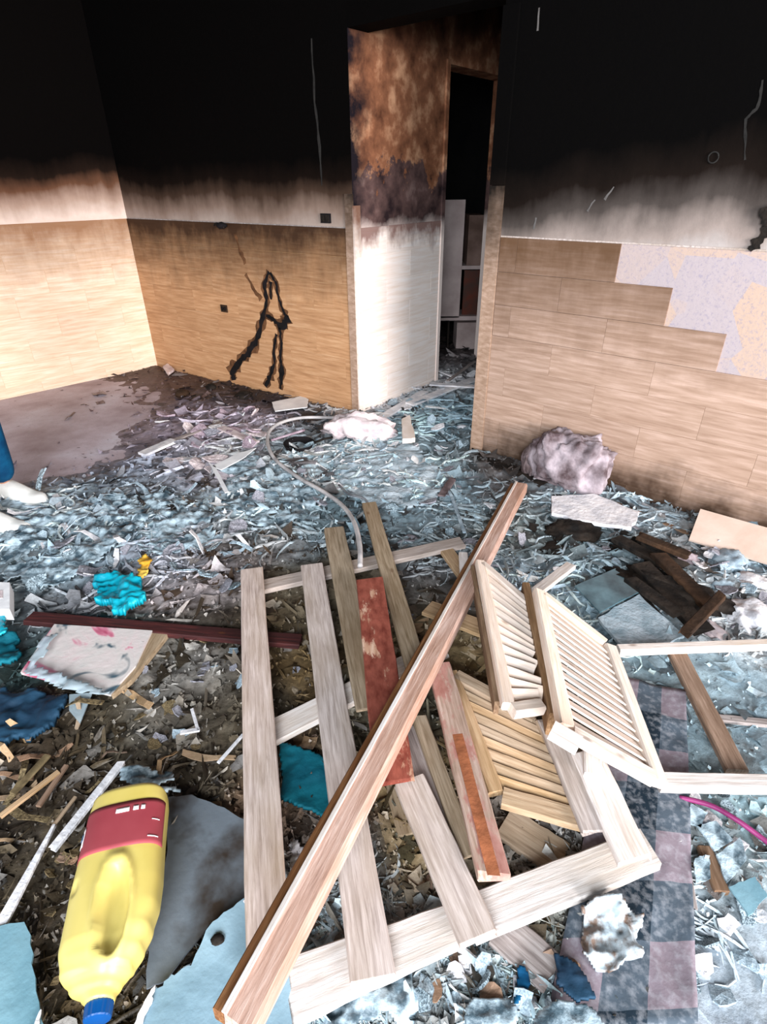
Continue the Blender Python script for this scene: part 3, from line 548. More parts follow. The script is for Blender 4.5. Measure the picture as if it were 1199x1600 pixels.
# small torn flakes and splinters, uncountable
def scatter(n, power=1.9):
    out = []
    tot = 0
    while tot < n:
        rr_ = rng.random(n)*3; th = rng.uniform(math.radians(38), math.radians(152), n); u = rng.random(n); r0, r1 = .42, 6.0
        r_ = r0*(r1/r0)**u; xx = r_*np.cos(th); yy = r_*np.sin(th); ok = (inpoly(xx, yy, roomp) | inpoly(xx, yy, farp)) & (yy > .25); out.append(np.stack([xx[ok], yy[ok]], 1)); tot += ok.sum()
    return np.concatenate(out)[:n]
def flakes(name, n, smin, smax, aspect, label, cat, curl=.3, tiltmax=.3, bright=1.25, seed=0, lift=.006, wpick=.75):
    pts = scatter(n); fx, fy = pts[:, 0], pts[:, 1]; a, b, h, r = chunked(palette, fx, fy); keep = rng.random(n) < np.clip(r*1.1, .03, 1); fx, fy, a, b, h, r = [k_[keep] for k_ in (fx, fy, a, b, h, r)]; n = len(fx)
    z0 = reliefz(fx, fy, h, r); dist = np.hypot(fx, fy); sz = (smin*(smax/smin)**(rng.random(n)**1.4))*(.55+.32*dist)
    asp = rng.uniform(*aspect, n); yaw = rng.uniform(0, 2*math.pi, n); t1_ = rng.normal(0, tiltmax*.45, n); t2_ = rng.normal(0, tiltmax*.45, n); cu = rng.normal(0, curl, n); cu2 = rng.normal(0, curl, n)
    g = np.array([(-1, -1), (0, -1), (1, -1), (-1, 0), (0, 0), (1, 0), (-1, 1), (0, 1), (1, 1)], float)
    L = g[None]*np.array([1., 1.])+rng.normal(0, .22, (n, 9, 2)); lx = L[..., 0]*sz[:, None]*.5; ly = L[..., 1]*(sz*asp)[:, None]*.5
    lz = (cu[:, None]*L[..., 0]**2+cu2[:, None]*L[..., 1]*L[..., 0]*.7)*sz[:, None]*.5+rng.normal(0, .05, (n, 9))*sz[:, None]
    lz = lz+lx*t1_[:, None]+ly*t2_[:, None]; cy, sy = np.cos(yaw)[:, None], np.sin(yaw)[:, None]
    VX = fx[:, None]+lx*cy-ly*sy; VY = fy[:, None]+lx*sy+ly*cy; VZ = z0[:, None]+lz+lift; VZ = np.maximum(VZ, .002)
    base = np.where(rng.random(n)[:, None] < wpick, a, b)*rng.uniform(.78, bright+.1, n)[:, None]; wh = rng.random(n) < .20; base[wh] = np.clip(base[wh]*1.35+.16, 0, .85); bl = rng.random(n) < .07; base[bl] *= .28
    Fq = np.array([(0, 1, 4, 3), (1, 2, 5, 4), (3, 4, 7, 6), (4, 5, 8, 7)]); Q = (Fq[None]+9*np.arange(n)[:, None, None]).reshape(-1, 4)
    V = np.stack([VX, VY, VZ], -1).reshape(-1, 3); o = npmesh(name, V, Q, np.repeat(base, 9, 0), 'flakes', smooth=False); tag(o, label, cat, kind='stuff'); return o
flakes('flake_litter', 9000, .010, .075, (.35, 1.0), 'countless small flakes of plaster, paper and ash littering the floor', 'flakes')
flakes('splinter_litter', 3500, .03, .12, (.05, .14), 'countless thin splinters and shreds scattered over the debris', 'splinters', curl=.12, tiltmax=.3, bright=1.35, lift=.010)
def folds(n):
    pts = scatter(n*3); fx, fy = pts[:, 0], pts[:, 1]; a, b, h, r = chunked(palette, fx, fy); keep = (r > .35) & (a[:, 2] > a[:, 0]*1.02) & (a.mean(1) > .16) & (fbm(fx, fy, 2.2, 2, 77) > .42); fx, fy, a = fx[keep][:n], fy[keep][:n], a[keep][:n]; n = len(fx); m = 9
    d = np.hypot(fx, fy); ln = rng.uniform(.05, .30, n)*(.5+.3*d); th = rng.normal(.15, .7, n)+math.pi*(rng.random(n) < .5); X_ = np.zeros((n, m)); Y_ = np.zeros((n, m)); x_, y_ = fx.copy(), fy.copy(); kk = rng.normal(0, .25, n)
    for i in range(m): X_[:, i] = x_; Y_[:, i] = y_; th = th+kk+rng.normal(0, .22, n); x_ = x_+np.cos(th)*ln/m; y_ = y_+np.sin(th)*ln/m
    dX = np.gradient(X_, axis=1); dY = np.gradient(Y_, axis=1); L_ = np.hypot(dX, dY)+1e-9; nx_, ny_ = -dY/L_, dX/L_; tp = np.sin(np.linspace(.12, math.pi-.12, m))[None]; wd = (rng.uniform(.0022, .0062, n)*(.5+.3*d))[:, None]*tp
    ar, br, hr, rr_ = chunked(palette, X_.ravel(), Y_.ravel()); z_ = np.maximum(reliefz(X_.ravel(), Y_.ravel(), hr, rr_), 0).reshape(n, m)+.002; V = np.zeros((n, m, 3, 3))
    V[:, :, 0] = np.stack([X_-nx_*wd, Y_-ny_*wd, z_], -1); V[:, :, 1] = np.stack([X_, Y_, z_+.004+wd*rng.uniform(.6, 1.8, n)[:, None]], -1); V[:, :, 2] = np.stack([X_+nx_*wd, Y_+ny_*wd, z_], -1)
    q0 = np.array([(i*3+k_, i*3+k_+1, (i+1)*3+k_+1, (i+1)*3+k_) for i in range(m-1) for k_ in range(2)]); Q = (q0[None]+m*3*np.arange(n)[:, None, None]).reshape(-1, 4)
    cl_ = np.clip(a*1.5+.12, 0, .86); o = npmesh('crinkled_folds', V.reshape(-1, 3), Q, np.repeat(cl_, m*3, 0), 'flakes', smooth=True); tag(o, 'thin pale creases and curled edges of torn plastic over the ash', 'plastic shreds', kind='stuff')  # near-white tint paints highlights along the folded plastic edges
folds(2100)
flakes('crumb_litter', 30000, .004, .013, (.6, 1.0), 'fine crumbs of plaster and charcoal strewn over everything', 'crumbs', curl=.5, tiltmax=1.2, bright=1.4, lift=.008)
print('ground done')
# ------------------------------------------------------------------ pallet and loose planks
def plank(p1, z1, p2, z2, wpx, t, mat, label, name='plank', **k): return pboard(name, p1, z1, p2, z2, wpx, t, mat, label, **k)
pal = empty('pallet', P(560, 1250, .05)); tag(pal, 'broken wooden pallet of pale slats lying in the middle foreground', 'pallet')
pk = dict(parent=pal)
# rails under the slats
pboard('rail', (408, 918), .075, (722, 848), .075, 26, .022, 'pallet', seed=1, jag=.004, **pk)
pboard('rail', (424, 1146), .085, (690, 1014), .085, 40, .022, 'pine', seed=2, jag=.004, **pk)
o = pboard('rail', (456, 1548), .10, (735, 1437), .10, 84, .024, 'pine', seed=3, jag=.012, w2=.075, **pk)
pboard('rail', (735, 1437), .10, (1016, 1326), .10, 62, .024, 'pine', seed=4, jag=.014, **pk)
# slats on top
pboard('slat', (394, 890), .105, (421, 1515), .13, 46, .018, 'pallet', seed=5, jag=.006, bend=.004, **pk)
pboard('slat', (487, 884), .105, (583, 1532), .13, 46, .018, 'pallet', seed=6, jag=.006, **pk)
pboard('slat', (522, 828), .105, (580, 1108), .115, 38, .018, 'pallet_olive', seed=7, jag=.01, **pk)
pboard('slat', (577, 788), .105, (650, 1042), .115, 27, .018, 'pallet_olive', seed=8, jag=.006, **pk)
pboard('slat', (641, 1222), .13, (748, 1468), .13, 56, .018, 'pallet', seed=9, jag=.008, **pk)
pboard('slat', (655, 1122), .117, (735, 1340), .118, 26, .018, 'pallet_olive', seed=10, jag=.006, **pk)
pboard('slat', (632, 1140), .10, (690, 1300), .10, 34, .016, 'greywood', seed=11, jag=.006, **pk)
pboard('slat', (858, 1128), .13, (930, 1300), .13, 38, .018, 'pallet', seed=12, jag=.008, **pk)
pboard('slat', (915, 1178), .135, (992, 1345), .14, 52, .020, 'pine', seed=13, jag=.008, **pk)
pboard('block', (925, 1172), .155, (926, 1214), .15, 26, .03, 'pine', seed=14, n=3, **pk)
plank((441, 1150), .03, (535, 1204), .03, 26, .018, 'tan', 'short tan plank under the pallet beside the teal cloth', seed=15)
plank((596, 1150), .05, (640, 1305), .05, 34, .018, 'pallet_olive', 'short olive-brown plank below the grey slats in the pallet', seed=16)
plank((578, 906), .160, (617, 1222), .165, 50, .016, 'redwood', 'red painted board with chipped paint lying on the pallet slats', name='painted_board', seed=17, jag=.006)
ob_ = plank((686, 1040), .145, (772, 1368), .15, 42, .020, 'orangewood', 'weathered board with worn orange paint right of the long beam', name='painted_board', seed=18, jag=.01)
pboard('paint_strip', (716, 1150), .1565, (771, 1364), .1615, 18, .002, 'orangepaint', seed=49, jag=.01, parent=ob_)
pboard('board', (722, 1150), .135, (782, 1370), .13, 12, .012, 'pine', 'thin white-edged strip along the orange painted board', 'strip', seed=19, jag=.004)
# the long beam across everything
a, b = P(814, 762, .10), P(374, 1606, .24)
beam = empty('long_beam', (a+b)/2-Z*.03); tag(beam, 'long pinkish brown beam lying diagonally across the whole wood pile', 'beam')
wb_ = .062; dr = (b-a).normalized(); side = dr.cross(Z).normalized(); side = side if side.x > 0 else -side
board('beam_body', a, b, wb_, .052, M['beam'], beam, seed=21, jag=.006, n=14)
board('side_moulding', a-side*(wb_/2+.0105)-Z*.004, b-side*(wb_/2+.0105)-Z*.004, .020, .040, M['beamside'], beam, seed=22, n=14)
board('ridge_moulding', a-side*(wb_/2-.006)+Z*.029, b-side*(wb_/2-.006)+Z*.029, .010, .007, M['pine'], beam, seed=23, n=14)
# ------------------------------------------------------------------ louvred shutters
def shutter(root, TL, TR, BR, BL, ns, sw_, rw, th, mslat, mframe, left=True, right=True, top=True, bottom=True, free=0., mside=None, tilt=.5, seed=0):
    nrm = ((TR-TL).cross(BL-TL)).normalized(); nrm = nrm if nrm.z > 0 else -nrm
    def bd(nm, p, q, w_, t_, mt, up, sd, **k): return board(nm, p, q, w_, t_, M[mt], root, up=up, seed=sd, **k)
    if left: bd('stile', TL, BL, sw_, th, mframe, nrm, seed)
    if right: bd('stile', TR, BR, sw_, th, mframe, nrm, seed+1)
    ex = (TR-TL).normalized()
    if top: bd('top_rail', TL+ex*sw_*.45, TR-ex*sw_*(.45 if right else 0), rw, th, mframe, nrm, seed+2)
    if bottom: bd('bottom_rail', BL+ex*sw_*.45, BR-ex*sw_*(.45 if right else 0), rw*1.25, th*1.05, mframe, nrm, seed+3)
    r = random.Random(seed)
    for i in range(ns):
        f = (i+1)/(ns+1); p = TL.lerp(BL, f)+ex*sw_*.3; q_ = TR.lerp(BR, f)-ex*(sw_*.3 if right else 0); q_ = q_+ex*r.uniform(-.006, .006)*(0 if right else 2.5)
        dn = (BL-TL).normalized(); u_ = (nrm*math.cos(tilt)+dn*math.sin(tilt)).normalized(); pitch = (BL-TL).length/(ns+1)
        bd('slat', p, q_, pitch*.95, .006, mslat, u_, seed+10+i, n=3)
# leaf A, broken: its slats hang free at the right
sa = empty('shutter_leaf', P(790, 1000, .06)); tag(sa, 'smaller cream louvred shutter with comb-like broken slats, left of the larger one', 'shutter')
shutter(sa, P(750, 880, .20), P(826, 946, .19), P(846, 1104, .20), P(794, 1104, .22), 14, .034, .03, .030, 'cream', 'cream', right=False, top=True, bottom=True, tilt=.55, seed=100)
board('side_edge', P(738, 892, .17), P(776, 1106, .18), .014, .05, M['shutshade'], sa, seed=140)
# leaf B
sb = empty('shutter_leaf', P(930, 1080, .06)); tag(sb, 'larger cream louvred shutter leaning at the right of the wood pile', 'shutter')
shutter(sb, P(842, 926, .22), P(952, 1012, .15), P(1030, 1225, .15), P(884, 1138, .24), 15, .040, .030, .030, 'cream', 'cream', tilt=-.34, seed=200)
board('side_edge', P(820, 925, .17), P(863, 1132, .18), .026, .085, M['shutshade'], sb, seed=240)
board('latch_bar', P(862, 1140, .275), P(905, 1165, .265), .045, .03, M['pine'], sb, seed=241, n=3)
plank((838, 925), .16, (892, 884), .12, 17, .02, 'pine', 'short pale batten poking out behind the two cream shutters', name='batten', seed=25)
plank((724, 866), .15, (726, 905), .15, 14, .02, 'pine', 'tiny pale offcut standing at the top of the broken shutter', name='offcut', seed=26, n=3)
plank((690, 850), .07, (730, 905), .08, 22, .02, 'tan', 'brown stub of wood beside the top of the long beam', name='offcut', seed=27, n=3)
# flat tan shutter under the leaves
sc_ = empty('shutter_leaf', P(810, 1170, .05)); tag(sc_, 'tan louvred shutter lying flat underneath the cream shutters', 'shutter')
shutter(sc_, P(705, 1052, .12), P(846, 1128, .12), P(925, 1290, .11), P(775, 1240, .11), 9, .04, .04, .022, 'tan', 'tan', tilt=.3, seed=300)
plank((668, 950), .06, (760, 985), .07, 34, .016, 'tan', 'tan board half hidden behind the crossing of beam and shutter', seed=28)
plank((640, 985), .03, (720, 960), .03, 26, .016, 'tan', 'narrow tan board between the pale slats and the long beam', seed=29)
plank((788, 1285), .06, (880, 1345), .06, 58, .018, 'tan', 'wide tan plank behind the pallet\'s lower rail', seed=30)
plank((930, 1380), .06, (1050, 1450), .06, 50, .018, 'brownwood', 'brown plank in front of the pallet\'s right-hand end', seed=31)
plank((780, 1450), .07, (865, 1525), .07, 62, .018, 'greywood', 'pale grey plank sticking out below the pallet\'s lower rail', seed=32)
plank((648, 1495), .04, (694, 1610), .04, 46, .014, 'bluesheet', 'blue-grey painted board at the bottom edge, left of its brown neighbour', seed=33)
plank((705, 1490), .045, (740, 1610), .045, 30, .014, 'tealsheet', 'narrow blue-green painted strip at the bottom edge', name='strip', seed=34)
plank((628, 1520), .03, (655, 1610), .03, 26, .016, 'brownwood', 'short brown plank at the bottom edge under the pallet rail', seed=35)
plank((722, 1300), .05, (738, 1390), .05, 24, .01, 'bluecloth', 'dark strip standing in for shade in the gap beside the orange painted board', name='strip', seed=36, n=4)  # dark strip painted in for the shaded gap between boards
# frame of light timber on the right
fr_ = empty('timber_frame', P(1120, 1120, .05)); tag(fr_, 'light timber frame with two long rails reaching in from the right edge', 'frame')
pboard('rail', (966, 1016), .10, (1215, 1007), .10, 15, .030, 'pine', seed=41, parent=fr_)
pboard('rail', (1028, 1222), .10, (1215, 1226), .10, 27, .030, 'pine', seed=42, parent=fr_)
pboard('brace', (1058, 1022), .075, (1152, 1206), .075, 30, .022, 'brownwood', seed=43, parent=fr_)
plank((1118, 1122), .04, (1215, 1132), .04, 13, .014, 'greywood', 'thin grey lath lying inside the timber frame on the right', name='lath', seed=44)
plank((1000, 1140), .13, (1032, 1216), .10, 9, .012, 'pine', 'thin pale lath along the right edge of the larger shutter', name='lath', seed=45)
plank((1100, 1325), .05, (1128, 1395), .05, 22, .02, 'brownwood', 'short brown stick among the glass pieces at the right', name='stick', seed=46, n=4)
plank((1060, 1300), .05, (1080, 1420), .04, 18, .012, 'greywood', 'grey lath beside the checkered cloth, right of the pallet', name='lath', seed=47)
# dark red bar at the left
plank((45, 966), .07, (470, 1003), .07, 25, .022, 'darkred', 'dark red wooden bar lying across the rubbish at the left', name='bar', seed=48, jag=.006)
# ------------------------------------------------------------------ yellow jug
def jug():
    a = P(208, 1244, .17); b = P(152, 1592, .17); L = (b-a).length; root = empty('plastic_jug', (a+b)/2-Z*.055); tag(root, 'yellow plastic jug with red label and blue cap lying in the foreground', 'jug')
    fr = frame3(a, b-a, Z)       # x along the jug, y across
    W = 64*mpp(190, 1380, .17)   # half width
    prof = [(0, .55), (.012, .80), (.04, .93), (.10, .97), (.30, .98), (.40, 1.0), (.50, 1.02), (.60, 1.0), (.70, .90), (.78, .76), (.85, .58), (.90, .40), (.925, .30), (.95, .28)]
    profl = [p_ for p_ in prof if p_[0] <= .60]+[(.74, .99), (.83, .88), (.89, .66), (.925, .40), (.95, .28)]
    def wid(t, pr=None):
        pr = pr or prof
        for (t0, w0), (t1, w1) in zip(pr, pr[1:]):
            if t <= t1: k = (t-t0)/(t1-t0); k = k*k*(3-2*k) if t0 > .5 else k; return w0+(w1-w0)*k
        return prof[-1][1]
    hgt = .054; JS = 1
    def surf(t, a_, off=0.):
        wd = wid(t)*W; hh_ = hgt*min(1, .35+wid(t)*.5+wid(t, profl)*.22); c_, s_ = math.cos(a_), math.sin(a_); e = .62 if t < .85 else .95
        y = (wid(t, profl)*W if c_*JS > 0 else wd)*math.copysign(abs(c_)**e, c_); z = hh_*math.copysign(abs(s_)**e, s_); x = t*L
        if s_ > 0:
            du = (t-.63)/.20; dv = (y/W+JS*.14+JS*(t-.63)*.25)/.36; r2 = math.sqrt(du*du+dv*dv)
            if r2 < 1: z -= .022*(1-r2**4)*min(1, abs(s_)*2)
            z += .008*math.exp(-((r2-1.12)/.16)**2)*s_*min(1, max(0, (.90-t)/.08))
            du = (t-.50)/.05; dv = (y/W-JS*.86)/.14; r3 = math.sqrt(du*du+dv*dv)      # finger hollow at the far side of the handle
            if r3 < 1: z -= .008*(1-r3**2)**2
        k = 1+off/W; return fr @ Vector((x, -y*k if True else y, z*(1+off/hgt)))
    nt, na = 110, 96; V = [surf(i/nt*.95, 2*math.pi*j/na) for i in range(nt+1) for j in range(na)]
    Fc = [(i*na+j, i*na+(j+1) % na, (i+1)*na+(j+1) % na, (i+1)*na+j) for i in range(nt) for j in range(na)]+[tuple(reversed(range(na))), tuple(nt*na+j for j in range(na))]
    o = mesh('body', V, Fc, 'yellow', root, fr, smooth=True)
    def patch(nm, t0, t1, a0, a1, off, mat, par, n1=10, n2=26, slant=0.):
        V = []
        for o_ in (off, off-.0008):
            V += [surf(t0+(t1-t0)*i/n1+slant*(a0+(a1-a0)*j/n2-1.57), a0+(a1-a0)*j/n2, o_) for i in range(n1+1) for j in range(n2+1)]
        k = (n1+1)*(n2+1); g = lambda i, j: i*(n2+1)+j; Fc = []
        for i in range(n1):
            for j in range(n2): q_ = (g(i, j), g(i, j+1), g(i+1, j+1), g(i+1, j)); Fc += [q_, tuple(k+v for v in reversed(q_))]
        for i in range(n1): Fc += [(g(i, 0), g(i+1, 0), k+g(i+1, 0), k+g(i, 0)), (g(i+1, n2), g(i, n2), k+g(i, n2), k+g(i+1, n2))]
        for j in range(n2): Fc += [(g(0, j+1), g(0, j), k+g(0, j), k+g(0, j+1)), (g(n1, j), g(n1, j+1), k+g(n1, j+1), k+g(n1, j))]
        return mesh(nm, V, Fc, mat, par, smooth=True)
    lab = patch('label', .12, .365, .10, 2.95, .0015, 'labelred', root)
    for k_ in range(3): patch('label_print', .155, .18, 1.86-.17*k_, 1.97-.17*k_, .003, 'ink_white', lab, 3, 4)
    patch('label_print', .235, .240, 2.25, 2.6, .003, 'ink_white', lab, 2, 6); patch('label_print', .325, .331, 2.15, 2.6, .003, 'ink_white', lab, 2, 6)
    patch('label_print', .20, .30, .32, .62, .003, 'ink_white', lab, 6, 6); patch('label_print', .23, .265, .38, .56, .0045, 'ink_blue', lab, 4, 5)
    # neck and ribbed cap
    V = []; Fc = []; na = 40; ts = [(.945, .23), (.95, .27), (.955, .275), (1.0, .265), (1.005, .25), (1.008, .0)]
    for t_, w_ in ts:
        for j in range(na):
            rr_ = w_*W*(1+(.035 if j % 2 else 0)); an = 2*math.pi*j/na; V.append(fr @ Vector((t_*L, rr_*math.cos(an), rr_*math.sin(an))))
    Fc = [(i*na+j, i*na+(j+1) % na, (i+1)*na+(j+1) % na, (i+1)*na+j) for i in range(len(ts)-1) for j in range(na)]
    mesh('cap', V, Fc, 'bluecap', root, fr)
jug()
# ------------------------------------------------------------------ sheets, slabs and soft things, left
T = tag
T(sheet('crumpled_sheet', [(0, 905), (0, 815), (90, 790), (200, 775), (240, 800), (200, 850), (130, 900), (70, 925)], .045, .030, 9, 'ashsheet', rag=.02, seed=2, res=80), 'large crumpled blue-grey plastic sheet near the person\'s shoes', 'plastic sheet')
T(sheet('crumpled_sheet', [(150, 790), (260, 765), (330, 790), (340, 850), (250, 870), (190, 840)], .04, .024, 11, 'ashsheet', rag=.02, seed=3, res=64), 'creased blue-grey sheet behind the teal bag and yellow scrap', 'plastic sheet')
T(sheet('crumpled_sheet', [(380, 705), (430, 720), (500, 765), (500, 810), (420, 830), (350, 790), (340, 730)], .04, .02, 12, 'ashsheet', rag=.02, seed=4, res=64), 'rumpled pale blue sheet left of the looped grey hose', 'plastic sheet')
T(sheet('crumpled_sheet', [(520, 715), (640, 690), (700, 740), (690, 790), (600, 800), (530, 770)], .04, .014, 12, 'paleslab', rag=.02, seed=5, res=64), 'ash-covered pale blue sheet in the middle of the floor before the opening', 'plastic sheet')
T(sheet('teal_bag', [(148, 902), (175, 894), (222, 903), (228, 932), (205, 950), (197, 962), (178, 960), (172, 945), (150, 938)], .085, .028, 12, 'teal', rag=.012, seed=6, thick=.03, res=48), 'crumpled bright teal plastic bag above the dark red bar', 'bag')
T(sheet('wrapper', [(214, 905), (218, 868), (230, 862), (240, 872), (232, 900)], .07, .014, 16, 'amber', rag=.01, seed=7, thick=.008, res=30), 'small crumpled yellow-orange wrapper beside the teal bag', 'wrapper')
mg = slab('magazine', [(85, 975), (238, 985), (212, 1040), (172, 1084), (32, 1050)], .085, .012, 'magazine', seed=8); T(mg, 'glossy magazine with pink and blue print under the dark red bar', 'magazine')
T(sheet('clear_bag', [(92, 985), (60, 1000), (40, 1052), (100, 1080), (165, 1088), (175, 1078), (60, 1042)], .105, .010, 16, 'film', rag=.006, seed=9, res=44, thick=.002), 'clear plastic film wrapped over the magazine\'s left edge', 'plastic film')
T(slab('card_tray', [(238, 985), (262, 990), (205, 1062), (174, 1086)], .078, .02, 'pallet_olive', seed=2), 'cream-brown strip of card along the magazine\'s right edge', 'card')
T(slab('shard', [(108, 1085), (144, 1082), (125, 1130), (108, 1110)], .075, .004, 'film', seed=3), 'pointed clear plastic shard just below the magazine', 'shard')
T(sheet('dark_cloth', [(-30, 1082), (60, 1078), (104, 1088), (92, 1118), (55, 1146), (0, 1170), (-40, 1180)], .075, .018, 8, 'bluecloth', rag=.012, seed=10, thick=.02), 'dark blue cloth at the left edge below the magazine', 'cloth')
T(sheet('green_rag', [(-20, 1000), (20, 990), (42, 1018), (20, 1040), (-20, 1050)], .07, .016, 12, 'tealdark', rag=.012, seed=11, thick=.015, res=36), 'dark green-blue rag at the left edge above the dark blue cloth', 'rag')
T(sheet('blue_rag', [(-20, 958), (8, 960), (12, 990), (-20, 1000)], .08, .012, 12, 'teal', rag=.008, seed=12, thick=.015, res=30), 'bright blue scrap at the left edge under the white box', 'rag')
bx = empty('white_box', P(-12, 935, .04)); T(bx, 'corner of a white carton at the left edge, level with the teal bag', 'box')
slab('carton_lid', [(-50, 908), (15, 910), (15, 952), (-50, 950)], .115, .05, 'whitepaper', bx, seed=4); slab('carton_print', [(-50, 928), (4, 922), (4, 934), (-50, 940)], .117, .0015, 'pinkplas', bx, seed=4)
T(sheet('plastic_strips', [(182, 1204), (215, 1196), (272, 1202), (278, 1218), (250, 1222), (300, 1240), (240, 1240), (185, 1222)], .095, .012, 14, 'ashsheet', rag=.008, seed=13, thick=.006, res=44), 'bundle of bluish plastic strips just above the yellow jug', 'plastic strips')
plank((84, 1325), .10, (190, 1192), .10, 13, .012, 'whiteplas', 'long white splinter pointing at the top of the yellow jug', name='splinter', seed=51, jag=.006)
plank((0, 1448), .09, (84, 1292), .09, 18, .010, 'whiteplas', 'ragged white strip rising from the left edge beside the jug', name='splinter', seed=52, jag=.01, w2=.008)
plank((82, 1292), .09, (118, 1245), .09, 5, .006, 'tan', 'thin tan twig continuing the ragged white strip', name='twig', seed=53)
plank((0, 1276), .09, (92, 1206), .09, 9, .008, 'tan', 'long tan twig lying in the dark mulch at the left', name='twig', seed=54)
plank((60, 1260), .085, (104, 1196), .085, 8, .008, 'brownwood', 'short brown twig beside the long tan twig at the left', name='twig', seed=55)
plank((20, 1240), .085, (75, 1180), .085, 12, .006, 'olive', 'flat olive leaf-like shred at the left above the tan twig', name='shred', seed=56)
plank((341, 1192), .085, (380, 1148), .085, 5, .006, 'whiteplas', 'thin white stick beside the left-hand pallet slat', name='stick', seed=57)
plank((282, 1145), .08, (312, 1140), .08, 7, .006, 'whiteplas', 'small white sliver in the dark mulch left of the pallet', name='splinter', seed=58)
plank((300, 1108), .08, (310, 1142), .08, 5, .006, 'whiteplas', 'tiny upright white sliver left of the pallet', name='splinter', seed=59)
T(slab('metal_sheet', [(262, 1246), (300, 1242), (350, 1262), (392, 1286), (404, 1395), (330, 1440), (260, 1530), (228, 1545), (236, 1420), (262, 1330)], .085, .005, simple('dull_dirty_metal', (58, 48, 40), (112, 120, 128), 4, .4, .2, 30, .5, (.38, .52)), jag=.002, seed=14), 'smooth dull grey metal sheet lying right of the yellow jug', 'metal sheet')
T(slab('painted_sheet', [(405, 1392), (372, 1410), (330, 1440), (298, 1508), (262, 1530), (240, 1548), (206, 1612), (455, 1612), (450, 1500)], .115, .006, 'bluesheet', jag=.004, seed=15), 'torn pale blue painted sheet at the bottom edge right of the jug', 'painted sheet')
T(slab('torn_edge', [(242, 1540), (236, 1565), (222, 1598), (206, 1612), (222, 1570)], .122, .004, 'whiteplas', jag=.002, seed=5), 'torn white edge of paper beside the jug\'s blue cap', 'paper scrap')
T(slab('torn_edge', [(406, 1388), (380, 1408), (384, 1412), (402, 1400)], .122, .004, 'whiteplas', jag=.001, seed=6), 'small white torn scrap where the blue sheet meets the pallet', 'paper scrap')
T(lump('hole_shade', P(340, 1468, .118), (.013, .010, .006), 'char', seed=8), 'small black lump standing for the dark hole in the torn pale blue sheet', 'hole_shade')  # black lump added in place of a dark hole in the sheet
T(slab('painted_sheet', [(-20, 1452), (40, 1438), (52, 1505), (68, 1612), (-30, 1612)], .10, .006, 'tealsheet', jag=.004, seed=16), 'blue-green painted sheet filling the bottom left corner', 'painted sheet')
T(slab('torn_edge', [(48, 1612), (62, 1580), (64, 1576), (60, 1612)], .105, .003, 'whiteplas', jag=.001, seed=7), 'thin white torn scrap in the bottom left corner', 'paper scrap')
T(sheet('teal_cloth', [(436, 1160), (500, 1182), (545, 1205), (545, 1272), (500, 1272), (438, 1248)], .07, .010, 7, 'tealdark', rag=.006, seed=17, thick=.012), 'dark teal cloth showing between the pallet slats', 'cloth')
T(sheet('foil_scrap', [(450, 1310), (478, 1325), (476, 1350), (452, 1385)], .06, .016, 18, 'whiteplas', rag=.01, seed=18, thick=.004, res=36), 'crumpled white foil between the two left-hand pallet slats', 'foil')
T(sheet('blue_film', [(470, 1500), (540, 1420), (566, 1400), (566, 1440), (500, 1480)], .06, .014, 12, 'ashsheet', rag=.008, seed=19, thick=.004, res=44), 'pale blue film squeezed above the pallet\'s lower rail', 'plastic film')
T(sheet('crumpled_sheet', [(450, 1600), (520, 1560), (570, 1520), (640, 1515), (650, 1612), (450, 1618)], .065, .03, 12, 'ashsheet', rag=.02, seed=20, res=64), 'crumpled bluish sheet at the bottom edge under the pallet rail', 'plastic sheet')
# right side soft things
def plaid():
    TLc, TRc, BRc, BLc = P(965, 1052, .07), P(1072, 1080, .07), P(1090, 1600, .075), P(850, 1612, .075); N1, N2 = 28, 60; V = []; UV = []
    xs = np.zeros((N2+1, N1+1)); 
    for j in range(N2+1):
        for i in range(N1+1):
            u, v = i/N1, j/N2; p = (TLc.lerp(TRc, u)).lerp(BLc.lerp(BRc, u), v); V.append(p); UV.append((u, v))
    A_ = np.array([(p.x, p.y) for p in V]); nz = (ridge(A_[:, 0], A_[:, 1], 7, 2, 4)-.5)*.018+(fbm(A_[:, 0], A_[:, 1], 20, 2, 4)-.5)*.008
    V = [p+Z*float(n_) for p, n_ in zip(V, nz)]; n = len(V); top = [(j*(N1+1)+i, (j+1)*(N1+1)+i, (j+1)*(N1+1)+i+1, j*(N1+1)+i+1) for j in range(N2) for i in range(N1)]
    Fc = top+[tuple(n+k for k in reversed(q_)) for q_ in top]; rim = [i for i in range(N1+1)]+[j*(N1+1)+N1 for j in range(1, N2+1)]+[N2*(N1+1)+i for i in range(N1-1, -1, -1)]+[j*(N1+1) for j in range(N2-1, 0, -1)]
    Fc += [(rim[k], rim[(k+1) % len(rim)], n+rim[(k+1) % len(rim)], n+rim[k]) for k in range(len(rim))]
    o = mesh('checkered_cloth', V+[p-Z*.004 for p in V], Fc, 'plaid', smooth=True); uvl = o.data.uv_layers.new(name='UVMap'); UV2 = UV+UV
    for lp in o.data.loops: uvl.data[lp.index].uv = UV2[lp.vertex_index]
    tag(o, 'grey and dusty pink checkered cloth under the shutter and pallet end', 'cloth')
plaid()
T(sheet('white_bag', [(905, 1420), (955, 1398), (1008, 1428), (1012, 1500), (960, 1512), (905, 1480)], .105, .028, 14, simple('stained_white_bag', (112, 92, 80), (186, 198, 204), 16, .5, .5, 30, .4, (.40, .5)), rag=.012, seed=21, thick=.01, res=54), 'crumpled stained white bag on the checkered cloth', 'bag')
